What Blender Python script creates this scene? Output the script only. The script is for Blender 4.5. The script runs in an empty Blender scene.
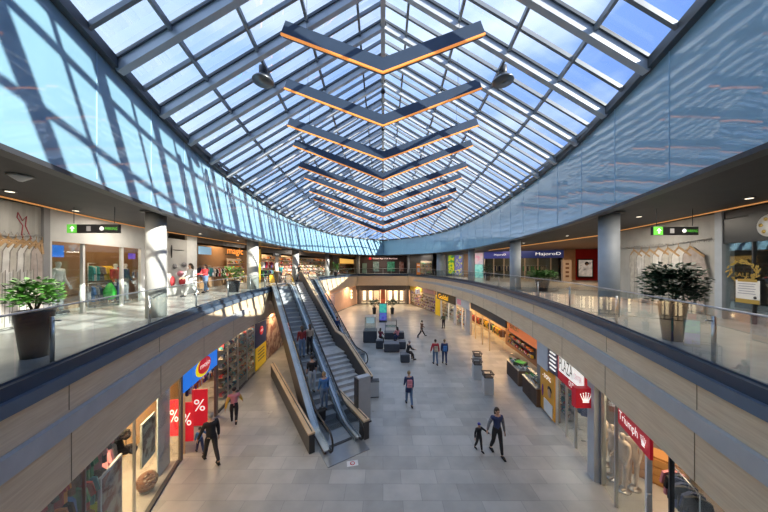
import bpy, bmesh, math, random
from mathutils import Vector, Matrix
random.seed(7)
C = bpy.context.scene.collection
PI = math.pi
CAMZ = 7.2      # eye height over the lower floor
UF = 5.5        # upper floor level
UC = 8.9        # upper ceiling level
LC = 3.5        # lower ceiling level
F = 256.0       # focal length expressed in pixels (12 mm lens, 768 px wide)

# ------------------------------------------------------------------ materials
MATS = {}
def mat(name, col, rough=0.5, metal=0.0, emit=0.0, ecol=None, var=0.0, scale=3.0, bump=0.0, spec=0.5, coat=0.0, sheen=0.0):
    if name in MATS: return MATS[name]
    m = bpy.data.materials.new(name); m.use_nodes = True
    nt = m.node_tree; b = nt.nodes['Principled BSDF']
    b.inputs['Roughness'].default_value = rough
    b.inputs['Metallic'].default_value = metal
    b.inputs['Specular IOR Level'].default_value = spec
    b.inputs['Coat Weight'].default_value = coat
    c = (*col, 1)
    b.inputs['Base Color'].default_value = c
    tc = nt.nodes.new('ShaderNodeTexCoord')
    nz = nt.nodes.new('ShaderNodeTexNoise'); nz.inputs['Scale'].default_value = scale; nz.inputs['Detail'].default_value = 4
    nt.links.new(tc.outputs['Object'], nz.inputs['Vector'])
    v = var if var else 0.06
    rp = nt.nodes.new('ShaderNodeValToRGB')
    rp.color_ramp.elements[0].position = 0.3; rp.color_ramp.elements[1].position = 0.7
    rp.color_ramp.elements[0].color = (col[0]*(1-v), col[1]*(1-v), col[2]*(1-v), 1)
    rp.color_ramp.elements[1].color = (min(1, col[0]*(1+v)), min(1, col[1]*(1+v)), min(1, col[2]*(1+v)), 1)
    nt.links.new(nz.outputs['Fac'], rp.inputs['Fac']); nt.links.new(rp.outputs['Color'], b.inputs['Base Color'])
    if bump:
        bp = nt.nodes.new('ShaderNodeBump'); bp.inputs['Strength'].default_value = bump; bp.inputs['Distance'].default_value = 0.02
        nt.links.new(nz.outputs['Fac'], bp.inputs['Height']); nt.links.new(bp.outputs['Normal'], b.inputs['Normal'])
    if emit:
        b.inputs['Emission Color'].default_value = (*(ecol or col), 1); b.inputs['Emission Strength'].default_value = emit
    MATS[name] = m
    return m

def wood_mat(name, c1, c2, axis=2, sc=(1, 1, 18)):
    m = bpy.data.materials.new(name); m.use_nodes = True
    nt = m.node_tree; b = nt.nodes['Principled BSDF']; b.inputs['Roughness'].default_value = 0.45
    tc = nt.nodes.new('ShaderNodeTexCoord'); mp = nt.nodes.new('ShaderNodeMapping'); mp.inputs['Scale'].default_value = sc
    nz = nt.nodes.new('ShaderNodeTexNoise'); nz.inputs['Scale'].default_value = 1.6; nz.inputs['Detail'].default_value = 6
    rp = nt.nodes.new('ShaderNodeValToRGB'); rp.color_ramp.elements[0].position = .3; rp.color_ramp.elements[1].position = .72
    rp.color_ramp.elements[0].color = (*c1, 1); rp.color_ramp.elements[1].color = (*c2, 1)
    L = nt.links.new
    L(tc.outputs['Object'], mp.inputs['Vector']); L(mp.outputs['Vector'], nz.inputs['Vector']); L(nz.outputs['Fac'], rp.inputs['Fac']); L(rp.outputs['Color'], b.inputs['Base Color'])
    MATS[name] = m; return m

def tile_mat():
    m = bpy.data.materials.new('stone_tiles'); m.use_nodes = True
    nt = m.node_tree; b = nt.nodes['Principled BSDF']; L = nt.links.new
    tc = nt.nodes.new('ShaderNodeTexCoord')
    br = nt.nodes.new('ShaderNodeTexBrick'); br.inputs['Scale'].default_value = 1.0
    br.inputs['Brick Width'].default_value = 1.2; br.inputs['Row Height'].default_value = .6
    br.inputs['Mortar Size'].default_value = .006; br.inputs['Bias'].default_value = 0.0
    br.inputs['Color1'].default_value = (.38, .37, .345, 1); br.inputs['Color2'].default_value = (.50, .485, .45, 1); br.inputs['Mortar'].default_value = (.27, .275, .27, 1)
    L(tc.outputs['Object'], br.inputs['Vector'])
    nz = nt.nodes.new('ShaderNodeTexNoise'); nz.inputs['Scale'].default_value = 1.4; nz.inputs['Detail'].default_value = 8
    L(tc.outputs['Object'], nz.inputs['Vector'])
    mx = nt.nodes.new('ShaderNodeMixRGB'); mx.blend_type = 'MULTIPLY'; mx.inputs[0].default_value = .45
    rp = nt.nodes.new('ShaderNodeValToRGB'); rp.color_ramp.elements[0].position = .35; rp.color_ramp.elements[1].position = .68
    rp.color_ramp.elements[0].color = (.6, .61, .62, 1); rp.color_ramp.elements[1].color = (1, 1, 1, 1)
    L(nz.outputs['Fac'], rp.inputs['Fac']); L(br.outputs['Color'], mx.inputs[1]); L(rp.outputs['Color'], mx.inputs[2]); L(mx.outputs['Color'], b.inputs['Base Color'])
    mr = nt.nodes.new('ShaderNodeMapRange'); mr.inputs['To Min'].default_value = .22; mr.inputs['To Max'].default_value = .42
    L(nz.outputs['Fac'], mr.inputs['Value']); L(mr.outputs['Result'], b.inputs['Roughness'])
    bp = nt.nodes.new('ShaderNodeBump'); bp.inputs['Strength'].default_value = .25; bp.inputs['Distance'].default_value = .01
    L(br.outputs['Fac'], bp.inputs['Height']); bp.invert = True; L(bp.outputs['Normal'], b.inputs['Normal'])
    MATS['tiles'] = m; return m

def glass_mat(name, tint=(.92, .97, .97), refl=0.12, dust=0.0, dustcol=(.8, .85, .9), rough=0.02):
    m = bpy.data.materials.new(name); m.use_nodes = True
    nt = m.node_tree; nt.nodes.clear(); L = nt.links.new
    out = nt.nodes.new('ShaderNodeOutputMaterial')
    tr = nt.nodes.new('ShaderNodeBsdfTransparent'); tr.inputs['Color'].default_value = (*tint, 1)
    gl = nt.nodes.new('ShaderNodeBsdfGlossy'); gl.inputs['Roughness'].default_value = rough; gl.inputs['Color'].default_value = (.95, .98, 1, 1)
    fr = nt.nodes.new('ShaderNodeLayerWeight'); fr.inputs['Blend'].default_value = .35
    mr = nt.nodes.new('ShaderNodeMapRange'); mr.inputs['To Min'].default_value = refl*.5; mr.inputs['To Max'].default_value = min(1, refl*4)
    L(fr.outputs['Fresnel'], mr.inputs['Value'])
    mx = nt.nodes.new('ShaderNodeMixShader'); L(mr.outputs['Result'], mx.inputs[0]); L(tr.outputs[0], mx.inputs[1]); L(gl.outputs[0], mx.inputs[2])
    last = mx
    if dust:
        df = nt.nodes.new('ShaderNodeBsdfDiffuse'); df.inputs['Color'].default_value = (*dustcol, 1)
        tl = nt.nodes.new('ShaderNodeBsdfTranslucent'); tl.inputs['Color'].default_value = (*dustcol, 1)
        ad = nt.nodes.new('ShaderNodeMixShader'); ad.inputs[0].default_value = .6; L(df.outputs[0], ad.inputs[1]); L(tl.outputs[0], ad.inputs[2])
        tc = nt.nodes.new('ShaderNodeTexCoord'); nz = nt.nodes.new('ShaderNodeTexNoise'); nz.inputs['Scale'].default_value = .7; nz.inputs['Detail'].default_value = 5
        L(tc.outputs['Object'], nz.inputs['Vector'])
        m2 = nt.nodes.new('ShaderNodeMapRange'); m2.inputs['To Min'].default_value = dust*.5; m2.inputs['To Max'].default_value = dust*1.5
        L(nz.outputs['Fac'], m2.inputs['Value'])
        mz = nt.nodes.new('ShaderNodeMixShader'); L(m2.outputs['Result'], mz.inputs[0]); L(mx.outputs[0], mz.inputs[1]); L(ad.outputs[0], mz.inputs[2]); last = mz
    L(last.outputs[0], out.inputs['Surface'])
    MATS[name] = m; return m

def fascia_mat():
    m = bpy.data.materials.new('blue_glass_cladding'); m.use_nodes = True
    nt = m.node_tree; b = nt.nodes['Principled BSDF']; L = nt.links.new
    b.inputs['Base Color'].default_value = (.22, .42, .56, 1); b.inputs['Roughness'].default_value = .38; b.inputs['Specular IOR Level'].default_value = .6
    b.inputs['Coat Weight'].default_value = 1.0; b.inputs['Coat Roughness'].default_value = .03; b.inputs['Coat IOR'].default_value = 1.75
    tc = nt.nodes.new('ShaderNodeTexCoord'); nz = nt.nodes.new('ShaderNodeTexNoise'); nz.inputs['Scale'].default_value = .8; nz.inputs['Detail'].default_value = 2
    L(tc.outputs['Object'], nz.inputs['Vector'])
    bp = nt.nodes.new('ShaderNodeBump'); bp.inputs['Strength'].default_value = .10; bp.inputs['Distance'].default_value = .05
    L(nz.outputs['Fac'], bp.inputs['Height']); L(bp.outputs['Normal'], b.inputs['Coat Normal'])
    rp = nt.nodes.new('ShaderNodeValToRGB'); rp.color_ramp.elements[0].color = (.21, .40, .54, 1); rp.color_ramp.elements[1].color = (.25, .46, .60, 1)
    L(nz.outputs['Fac'], rp.inputs['Fac']); L(rp.outputs['Color'], b.inputs['Base Color'])
    MATS['fascia'] = m; return m

def photo_mat(name, cols, scale=2.2, emit=0.0):
    """printed picture: soft colour patches"""
    m = bpy.data.materials.new(name); m.use_nodes = True
    nt = m.node_tree; b = nt.nodes['Principled BSDF']; L = nt.links.new
    b.inputs['Roughness'].default_value = .4
    tc = nt.nodes.new('ShaderNodeTexCoord'); nz = nt.nodes.new('ShaderNodeTexNoise'); nz.inputs['Scale'].default_value = scale; nz.inputs['Detail'].default_value = 3
    L(tc.outputs['Object'], nz.inputs['Vector'])
    rp = nt.nodes.new('ShaderNodeValToRGB'); e = rp.color_ramp.elements; rp.color_ramp.interpolation = 'EASE'
    n = len(cols)
    e[0].position = .3; e[0].color = (*cols[0], 1); e[1].position = .7; e[1].color = (*cols[-1], 1)
    for i in range(1, n-1):
        x = e.new(.3+.4*i/(n-1)); x.color = (*cols[i], 1)
    L(nz.outputs['Fac'], rp.inputs['Fac']); L(rp.outputs['Color'], b.inputs['Base Color'])
    if emit:
        L(rp.outputs['Color'], b.inputs['Emission Color']); b.inputs['Emission Strength'].default_value = emit
    MATS[name] = m; return m

WOOD = wood_mat('light_oak_veneer', (.66, .50, .33), (.80, .65, .46))
WOODCAP = wood_mat('oak_cap', (.64, .44, .26), (.82, .62, .40), sc=(6, 1, 6))
HANG = wood_mat('hanger_wood', (.30, .17, .07), (.50, .31, .15))
TILE = tile_mat()
GL_SKY = glass_mat('roof_glass', (.84, .91, .97), .07, .035, (.80, .86, .92))
GL_RAIL = glass_mat('rail_glass', (.86, .93, .92), .05)
GL_SHOP = glass_mat('shop_glass', (.92, .96, .96), .05)
FASC = fascia_mat()
STEEL = mat('painted_steel', (.60, .62, .64), .4, .15)
STEEL2 = mat('grey_bar', (.24, .26, .28), .4, .2)
DARKST = mat('dark_bar', (.10, .11, .12), .4, .3)
BRUSH = mat('brushed_steel', (.55, .57, .60), .28, .9)
BAND = mat('grey_metal_band', (.46, .475, .49), .55, .1)
NAVY = mat('navy_rim', (.035, .06, .10), .35, .2)
BLUEGREY = mat('blue_grey_rim', (.13, .18, .25), .35, .3)
CEIL = mat('dark_ceiling', (.045, .042, .042), .6, 0, var=.15, scale=2)
CEIL_LOW = mat('lower_ceiling', (.6, .56, .5), .7)
COLM = mat('column_grey', (.42, .47, .53), .5)
COLW = mat('column_white', (.48, .48, .46), .6)
UFLOOR = mat('upper_tiles', (.42, .42, .41), .25, var=.12, scale=1.5)
WALLW = mat('white_wall', (.62, .62, .60), .6)
WALLG = mat('grey_wall', (.25, .25, .26), .6)
WALLB = mat('beige_wall', (.62, .50, .38), .6)
WALLP = mat('pink_wall', (.72, .46, .34), .5)
BLACK = mat('black', (.015, .015, .017), .35)
CHAR = mat('charcoal', (.045, .048, .055), .45)
DKBR = mat('dark_brown_panel', (.10, .085, .08), .4)
WHITE = mat('white', (.75, .75, .74), .5)
RED = mat('sign_red', (.62, .015, .03), .4, emit=.35, ecol=(.7, .02, .04))
CRIM = mat('crimson', (.42, .01, .025), .4, emit=.2, ecol=(.5, .01, .03))
BLUE = mat('sign_blue', (.01, .16, .70), .4, emit=.5, ecol=(.01, .2, .85))
YEL = mat('yellow', (.80, .50, .02), .5, emit=.15)
ORG = mat('orange', (.80, .25, .04), .5, emit=.15)
ORGT = mat('orange_letters', (1, .28, .03), .5, emit=1.2)
WTXT = mat('white_letters', (.9, .9, .9), .5, emit=.6)
GREENL = mat('green_sign', (.10, .45, .05), .5, emit=.35, ecol=(.15, .8, .1))
LED = mat('orange_led', (.8, .28, .06), .5, emit=.6)
LEDW = mat('warm_led', (.9, .42, .15), .5, emit=.35)
LAMPW = mat('lamp_glow', (1, .9, .75), .5, emit=1.2)
NAVYB = mat('navy_beam', (.05, .075, .12), .35, .2)
LEAF = mat('leaf_green', (.045, .16, .03), .5, var=.4, scale=9)
LEAF2 = mat('dark_leaf', (.02, .075, .035), .45, var=.4, scale=9)
LEAF3 = mat('bright_leaf', (.10, .30, .05), .5, var=.3, scale=9)
POT = mat('dark_pot', (.035, .035, .04), .3)
SOIL = mat('soil', (.06, .04, .03), .9)
BARK = mat('bark', (.16, .11, .07), .8)
SKIN = mat('skin', (.55, .33, .23), .5)
PLAST = mat('mannequin_plastic', (.60, .50, .42), .35)

def col(name, c, **k): return mat('cloth_'+name, c, rough=k.pop('rough', .8), **k)
PAL = [col(n, c) for n, c in dict(red=(.5, .04, .05), navy=(.03, .05, .14), blue=(.06, .20, .5), white=(.7, .7, .68), black=(.02, .02, .023), grey=(.22, .22, .23),
       green=(.06, .30, .12), yellow=(.75, .5, .06), orange=(.75, .25, .05), pink=(.65, .25, .3), beige=(.5, .42, .33), brown=(.2, .1, .06), teal=(.05, .35, .38), jeans=(.11, .19, .33), lime=(.3, .5, .05), purple=(.2, .06, .3)).items()]
CL = {n: MATS['cloth_'+n] for n in 'red navy blue white black grey green yellow orange pink beige brown teal jeans lime purple'.split()}

# ------------------------------------------------------------------ object helpers
def tag(o, label=None, cat=None, group=None, kind=None):
    if label: o['label'] = label
    if cat: o['category'] = cat
    if group: o['group'] = group
    if kind: o['kind'] = kind
    return o
def empty(name, loc=(0, 0, 0), rz=0, label=None, cat=None, group=None, kind=None):
    o = bpy.data.objects.new(name, None); C.objects.link(o); o.location = loc; o.rotation_euler = (0, 0, rz); o.empty_display_size = .2
    return tag(o, label, cat, group, kind)

class MB:
    def __init__(s): s.v = []; s.f = []; s.mi = []; s.sm = []
    def add(s, vs, fs, mi=0, smooth=False):
        n = len(s.v); s.v += [tuple(v) for v in vs]; s.f += [tuple(i+n for i in f) for f in fs]; s.mi += [mi]*len(fs); s.sm += [smooth]*len(fs); return s
    def box(s, c, d, rz=0, mi=0, taper=1.0):
        x, y, z = d[0]/2, d[1]/2, d[2]/2; cs, sn = math.cos(rz), math.sin(rz); vs = []
        for k, (dx, dy, dz) in enumerate([(-1, -1, -1), (1, -1, -1), (1, 1, -1), (-1, 1, -1), (-1, -1, 1), (1, -1, 1), (1, 1, 1), (-1, 1, 1)]):
            t = taper if dz < 0 else 1
            px, py = dx*x*t, dy*y*t
            vs.append((c[0]+px*cs-py*sn, c[1]+px*sn+py*cs, c[2]+dz*z))
        return s.add(vs, [(0, 3, 2, 1), (4, 5, 6, 7), (0, 1, 5, 4), (1, 2, 6, 5), (2, 3, 7, 6), (3, 0, 4, 7)], mi)
    def bar(s, p0, p1, w, h, mi=0, drop=0.0):
        p0 = Vector(p0); p1 = Vector(p1); d = (p1-p0).normalized(); up = Vector((0, 0, 1))
        if abs(d.z) > .999: up = Vector((0, 1, 0))
        r = d.cross(up).normalized(); u = r.cross(d).normalized()
        vs = []
        for p in (p0, p1):
            for a, b in ((-1, -1), (1, -1), (1, 1), (-1, 1)): vs.append(p+r*a*w/2+u*(b*h/2-drop))
        return s.add(vs, [(0, 1, 2, 3), (7, 6, 5, 4), (0, 4, 5, 1), (1, 5, 6, 2), (2, 6, 7, 3), (3, 7, 4, 0)], mi)
    def tube(s, pts, r, n=8, mi=0, closed=False):
        pts = [Vector(p) for p in pts]; m = len(pts); vs = []
        prev = None
        for i, p in enumerate(pts):
            if closed: d = pts[(i+1) % m]-pts[i-1]
            else: d = pts[min(i+1, m-1)]-pts[max(i-1, 0)]
            d.normalize()
            if prev is None:
                a = Vector((0, 0, 1)) if abs(d.z) < .9 else Vector((1, 0, 0)); u = d.cross(a).normalized()
            else: u = (prev-d*prev.dot(d)).normalized()
            prev = u; w = d.cross(u); rr = r[i] if isinstance(r, (list, tuple)) else r
            for k in range(n):
                t = 2*PI*k/n; vs.append(p+u*math.cos(t)*rr+w*math.sin(t)*rr)
        fs = []
        for i in range(m if closed else m-1):
            j = (i+1) % m
            for k in range(n): fs.append((i*n+k, i*n+(k+1) % n, j*n+(k+1) % n, j*n+k))
        if not closed: fs += [tuple(range(n))[::-1], tuple((m-1)*n+k for k in range(n))]
        return s.add(vs, fs, mi, True)
    def lathe(s, prof, c=(0, 0, 0), n=20, mi=0, smooth=True, sx=1, sy=1):
        vs = []; fs = []
        for (r, z) in prof:
            for k in range(n):
                t = 2*PI*k/n; vs.append((c[0]+r*math.cos(t)*sx, c[1]+r*math.sin(t)*sy, c[2]+z))
        for i in range(len(prof)-1):
            for k in range(n): fs.append((i*n+k, i*n+(k+1) % n, (i+1)*n+(k+1) % n, (i+1)*n+k))
        fs += [tuple(range(n))[::-1], tuple((len(prof)-1)*n+k for k in range(n))]
        return s.add(vs, fs, mi, smooth)
    def prism(s, poly, z0, z1, mi=0):
        n = len(poly); vs = [(x, y, z0) for x, y in poly]+[(x, y, z1) for x, y in poly]
        return s.add(vs, [tuple(range(n))[::-1], tuple(range(n, 2*n))]+[(i, (i+1) % n, n+(i+1) % n, n+i) for i in range(n)], mi)
    def ball(s, c, r, mi=0, n=10, m=7):
        rx, ry, rz = r if isinstance(r, tuple) else (r, r, r); vs = []; fs = []
        for i in range(1, m):
            a = PI*i/m
            for k in range(n): t = 2*PI*k/n; vs.append((c[0]+rx*math.sin(a)*math.cos(t), c[1]+ry*math.sin(a)*math.sin(t), c[2]+rz*math.cos(a)))
        top = len(vs); vs.append((c[0], c[1], c[2]+rz)); vs.append((c[0], c[1], c[2]-rz))
        for i in range(m-2):
            for k in range(n): fs.append((i*n+k, (i+1)*n+k, (i+1)*n+(k+1) % n, i*n+(k+1) % n))
        for k in range(n): fs.append((top, k, (k+1) % n)); fs.append((top+1, (m-2)*n+(k+1) % n, (m-2)*n+k))
        return s.add(vs, fs, mi, True)
    def mesh(s, name, mats):
        me = bpy.data.meshes.new(name); me.from_pydata(s.v, [], s.f)
        for m in (mats if isinstance(mats, (list, tuple)) else [mats]): me.materials.append(m)
        me.polygons.foreach_set('material_index', s.mi); me.polygons.foreach_set('use_smooth', s.sm); me.update(); return me
    def build(s, name, mats, parent=None, loc=None, rz=0, **k):
        o = bpy.data.objects.new(name, s.mesh(name, mats)); C.objects.link(o)
        if parent: o.parent = parent
        if loc: o.location = loc
        if rz: o.rotation_euler = (0, 0, rz)
        return tag(o, **k)

def kids(o): return [c for c in bpy.data.objects if c.parent == o]
CH = {}
def copy_tree(o, loc=None, rz=None, label=None, group=None, scale=None, swap=None):
    if o.name not in CH: CH[o.name] = [(c, kids(c)) for c in kids(o)]
    def cp(x, par):
        c = x.copy(); C.objects.link(c)
        if par: c.parent = par
        if swap and x.type == 'MESH' and x.data.materials:
            if x.data.materials[0] in swap:
                c.data = x.data.copy(); c.data.materials[0] = swap[x.data.materials[0]]
        return c
    r = cp(o, None)
    for c, gs in CH[o.name]:
        cc = cp(c, r)
        for g in gs: cp(g, cc)
    if loc is not None: r.location = loc
    if rz is not None: r.rotation_euler = (0, 0, rz)
    if scale: r.scale = (scale,)*3 if not isinstance(scale, tuple) else scale
    if label: r['label'] = label
    if group: r['group'] = group
    return r

def text_mesh(s, width=None, height=None):
    cu = bpy.data.curves.new('lettering', 'FONT'); cu.body = s; cu.extrude = .0; cu.align_x = 'CENTER'; cu.align_y = 'CENTER'; cu.resolution_u = 3
    o = bpy.data.objects.new('tmp', cu); C.objects.link(o)
    bpy.context.view_layer.update()
    me = bpy.data.meshes.new_from_object(o.evaluated_get(bpy.context.evaluated_depsgraph_get()))
    bpy.data.objects.remove(o); bpy.data.curves.remove(cu)
    xs = [v.co.x for v in me.vertices]; ys = [v.co.y for v in me.vertices]
    cx, cy = (min(xs)+max(xs))/2, (min(ys)+max(ys))/2; w = max(xs)-min(xs); h = max(ys)-min(ys)
    kx = (width/w) if width else (height/h); ky = (height/h) if height else kx
    for v in me.vertices: v.co = ((v.co.x-cx)*kx, 0, (v.co.y-cy)*ky)
    return me
def text(s, parent, c, udir, width, height, m, off=.03, name='lettering', wloc=None):
    """flat letters; udir = unit (x,y) reading direction; c = local centre"""
    me = text_mesh(s, width, height); me.materials.clear(); me.materials.append(m)
    o = bpy.data.objects.new(name, me); C.objects.link(o); o.parent = parent
    u = Vector((udir[0], udir[1], 0)); n = Vector((u.y, -u.x, 0))
    o.location = u*c[0]+Vector((0, 0, c[2]))+n*(off-c[1]); o.rotation_euler = (0, 0, math.atan2(u.y, u.x)); return o

# ------------------------------------------------------------------ plan curves
def curve(tab):
    def f(y):
        n = len(tab)
        if y <= tab[0][0]: return tab[0][1]+(y-tab[0][0])*(tab[1][1]-tab[0][1])/(tab[1][0]-tab[0][0])
        if y >= tab[-1][0]: return tab[-1][1]
        i = max(k for k in range(n-1) if tab[k][0] <= y)
        y0, w0 = tab[i]; y1, w1 = tab[i+1]; h = y1-y0
        d = lambda k: (tab[min(k+1, n-1)][1]-tab[max(k-1, 0)][1])/(tab[min(k+1, n-1)][0]-tab[max(k-1, 0)][0])
        t = (y-y0)/h; m0, m1 = d(i)*h, d(i+1)*h
        return (2*t**3-3*t*t+1)*w0+(t**3-2*t*t+t)*m0+(-2*t**3+3*t*t)*w1+(t**3-t*t)*m1
    return f
W = curve([(-3, 3.3), (.6, 4.25), (3.45, 5.13), (5.57, 5.87), (7.84, 6.6), (10.5, 7.3), (15.5, 8.1), (21.7, 8.65), (27.7, 8.65), (35.7, 7.6), (41, 6.2), (45.8, 4.5)])
WU = curve([(-3, 3.0), (.6, 4.25), (3.45, 5.13), (5.57, 5.87), (7.84, 6.6), (10.5, 7.3), (15.5, 8.1), (21.7, 8.65), (27.7, 8.5), (35.7, 6.9), (40, 4.2), (44, 0)])
WL = curve([(0, 4.6), (3.4, 5.5), (5.5, 6.1), (7.46, 6.86), (9.36, 7.4), (12.75, 8.02), (16.6, 8.45), (21.2, 8.85), (27, 8.95), (32, 8.6), (37.5, 7.6), (42, 6.3), (46.5, 4.7)])
SL = curve([(2, 8.4), (6.45, 9.65), (9, 10.5), (12, 11.15), (16, 11.4), (20.5, 11.5), (27, 11.2), (33, 10.4), (40, 8.8), (50, 6.5)])
SR = curve([(2, 9.0), (6.85, 10.4), (12.7, 11.9), (14, 12.1), (30, 12.4), (33, 12.4), (37, 10), (41, 9.2), (50, 7)])
def eave(y): return 11.6 if y < 26 else 11.6-(y-26)*.012
def solveY(px, fn, side):
    r = abs(px-383)/F; lo, hi = 1.0, 60.0
    for _ in range(50):
        m = (lo+hi)/2
        if fn(m)/m > r: lo = m
        else: hi = m
    return lo
def on(px, fn, side, off=0.0):
    q = px
    if off:
        for _ in range(8):
            p = on_(q, fn, side, off); q += (px-(383+F*p.x/p.y))*.8
            q = max(-400, q) if side < 0 else min(1300, q)
    return on_(q, fn, side, off)
def on_(px, fn, side, off=0.0):
    """plan point on a wall curve for the ray through column px; off>0 = away from the atrium"""
    y = solveY(px, fn, side); x = side*fn(y)
    if off:
        d = Vector((side*(fn(y+.05)-fn(y-.05)), .1)).normalized(); n = Vector((d.y*side, -d.x*side)); x += n.x*off; y += n.y*off
    return Vector((x, y, 0))
def zat(py, y): return CAMZ-(py-264.5)*y/F
def hit(px, py, z):
    s = (py-264.5)/(CAMZ-z); return Vector(((px-383)/s, F/s, z))

def panel(mb, p0, p1, z0, z1, t=.06, mi=0, off=0.0):
    """upright slab from p0 to p1 (read left to right), front face on the line, moved `off` towards the viewer"""
    u = Vector((p1[0]-p0[0], p1[1]-p0[1], 0)).normalized(); n = Vector((u.y, -u.x, 0))
    a = Vector((p0[0], p0[1], 0))+n*off; b = Vector((p1[0], p1[1], 0))+n*off
    vs = []
    for z in (z0, z1):
        for p in (a, b, b-n*t, a-n*t): vs.append((p.x, p.y, z))
    return mb.add(vs, [(3, 2, 1, 0), (4, 5, 6, 7), (0, 1, 5, 4), (1, 2, 6, 5), (2, 3, 7, 6), (3, 0, 4, 7)], mi)
def PB(name, p0, p1, z0, z1, m, t=.06, off=0.0, parent=None, **k):
    """panel object whose origin is its lower middle"""
    c = Vector(((p0[0]+p1[0])/2, (p0[1]+p1[1])/2, z0)); mb = MB()
    panel(mb, Vector(p0)-Vector((c.x, c.y, 0)), Vector(p1)-Vector((c.x, c.y, 0)), 0, z1-z0, t, 0, off)
    o = mb.build(name, m, parent, **k); o.location = c
    return o
def udir(p0, p1):
    u = Vector((p1[0]-p0[0], p1[1]-p0[1])); u.normalize(); return (u.x, u.y)

def frange(a, b, n): return [a+(b-a)*i/n for i in range(n+1)]

# ------------------------------------------------------------------ setting: floors, slabs, ceilings
MB().box((0, 24, -.1), (52, 80, .2)).build('floor', TILE, kind='structure')
def ring(name, fn, z0, z1, ytip, mats, y0):
    mb = MB(); ys = frange(y0, ytip, 70)
    for s in (-1, 1):
        vs = []
        for y in ys:
            x = s*fn(y); vs += [(x, y, z0), (s*25, y, z0), (s*25, y, z1), (x, y, z1)]
        fs = []
        for i in range(len(ys)-1):
            a = i*4
            for k in range(4):
                q = (a+k, a+4+k, a+4+(k+1) % 4, a+(k+1) % 4); fs.append(q if s > 0 else q[::-1])
        mb.add(vs, fs)
    mb.box((0, (ytip+62)/2, (z0+z1)/2), (50, 62-ytip, z1-z0)); mb.box((0, (y0-14)/2, (z0+z1)/2), (50, y0+14, z1-z0))
    return mb.build(name, mats, kind='structure')
up = ring('floor_upper', W, LC, UF, 45.8, [UFLOOR], .6)
ring('ceiling_upper', lambda y: WU(y)+.07, UC, UC+.3, 44.0, [CEIL], -3)
ring('ceiling_lower', lambda y: W(y)+.3, LC-.06, LC-.01, 46.1, [CEIL_LOW], .3)
# edge cladding on the upper slab
def band(name, fn, offs, z0, z1, m, ya, yb, side, n=60, far=None, thick=.12):
    mb = MB(); pts = [(side*(fn(y)-offs), y) for y in frange(ya, yb, n)]
    vs = []
    for (x, y) in pts: vs += [(x, y, z0), (x+side*thick, y, z0), (x+side*thick, y, z1), (x, y, z1)]
    fs = [(0, 1, 2, 3), tuple(len(vs)-4+k for k in (3, 2, 1, 0))]
    for i in range(len(pts)-1):
        for k in range(4): fs.append((i*4+k, i*4+4+k, i*4+4+(k+1) % 4, i*4+(k+1) % 4))
    mb.add(vs, fs); return mb.build(name, m, kind='structure')
for s, nm in ((-1, 'left'), (1, 'right')):
    band('trim_%d' % (1 if s < 0 else 2), W, .06, 4.35, 5.2, WOOD, .6, 45.85, s, thick=.10)
    band('trim_%d' % (3 if s < 0 else 4), W, .10, 3.46, 4.40, WOOD, .6, 45.85, s, thick=.14)
    band('trim_%d' % (5 if s < 0 else 6), W, .17, 4.36, 4.66, BAND, .6, 15 if s < 0 else 43.5, s, thick=.10)
    band('trim_%d' % (7 if s < 0 else 8), W, .16, 5.18, 5.37, BLUEGREY, .6, 45.9, s, thick=.20)
    band('trim_%d' % (9 if s < 0 else 10), W, .08, 5.30, 5.56, NAVY, .6, 45.9, s, thick=.14)
mb = MB(); mb.box((0, 45.75, 4.30), (9.1, .12, 1.7)); mb.build('trim_11', WOOD, kind='structure')
mb = MB(); mb.box((0, 45.7, 5.38), (9.2, .2, .36)); mb.build('trim_12', NAVY, kind='structure')
# panel joints of the wood cladding
mb = MB()
for s in (-1, 1):
    y = 1.5
    while y < 44:
        x = s*(W(y)-.105); mb.box((x, y, 3.9), (.008, .008, .85)); mb.box((s*(W(y)-.065), y, 4.95), (.008, .008, .5)); y += 2.9
mb.build('trim_13', mat('joint', (.32, .24, .15), .6), kind='structure')

# blue glass fascias
for s, nm in ((-1, 'left'), (1, 'right')):
    ztop = lambda y: eave(y)+.05
    mb = MB(); ys = frange(-3, 44, 80); vs = []
    for y in ys:
        x = s*WU(y); vs += [(x, y, UC-.12), (x+s*.12, y, UC-.12), (x+s*.12, y, ztop(y)), (x, y, ztop(y))]
    fs = []
    for i in range(len(ys)-1):
        for k in range(4): fs.append((i*4+k, i*4+4+k, i*4+4+(k+1) % 4, i*4+(k+1) % 4))
    mb.add(vs, fs); mb.sm = [False]*len(mb.sm)
    mb.build('wall_'+nm, FASC, kind='structure')
    band('trim_%d' % (14 if s < 0 else 15), WU, .05, UC-.17, UC-.09, CHAR, -3, 44, s, thick=.25)
    mb = MB(); y = -2.5
    while y < 43:
        mb.box((s*(WU(y)-.004), y, (UC+ztop(y))/2), (.012, .015, ztop(y)-UC), rz=0); y += 1.9
    mb.build('trim_%d' % (16 if s < 0 else 17), mat('fascia_joint', (.35, .55, .7), .3), kind='structure')
MB().box((0, -3.1, (UC+13.6)/2+.8), (6.8, .2, 13.6-UC)).build('wall_near', FASC, kind='structure')
# outer walls
MB().box((-25, 24, 6), (.3, 80, 12)).build('wall_outer_left', WALLG, kind='structure')
MB().box((25, 24, 6), (.3, 80, 12)).build('wall_outer_right', WALLG, kind='structure')
MB().box((0, 61, 6), (50, .3, 12)).build('wall_far', WALLG, kind='structure')
MB().box((0, -13, 6), (50, .3, 12)).build('wall_back', WALLG, kind='structure')

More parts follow.
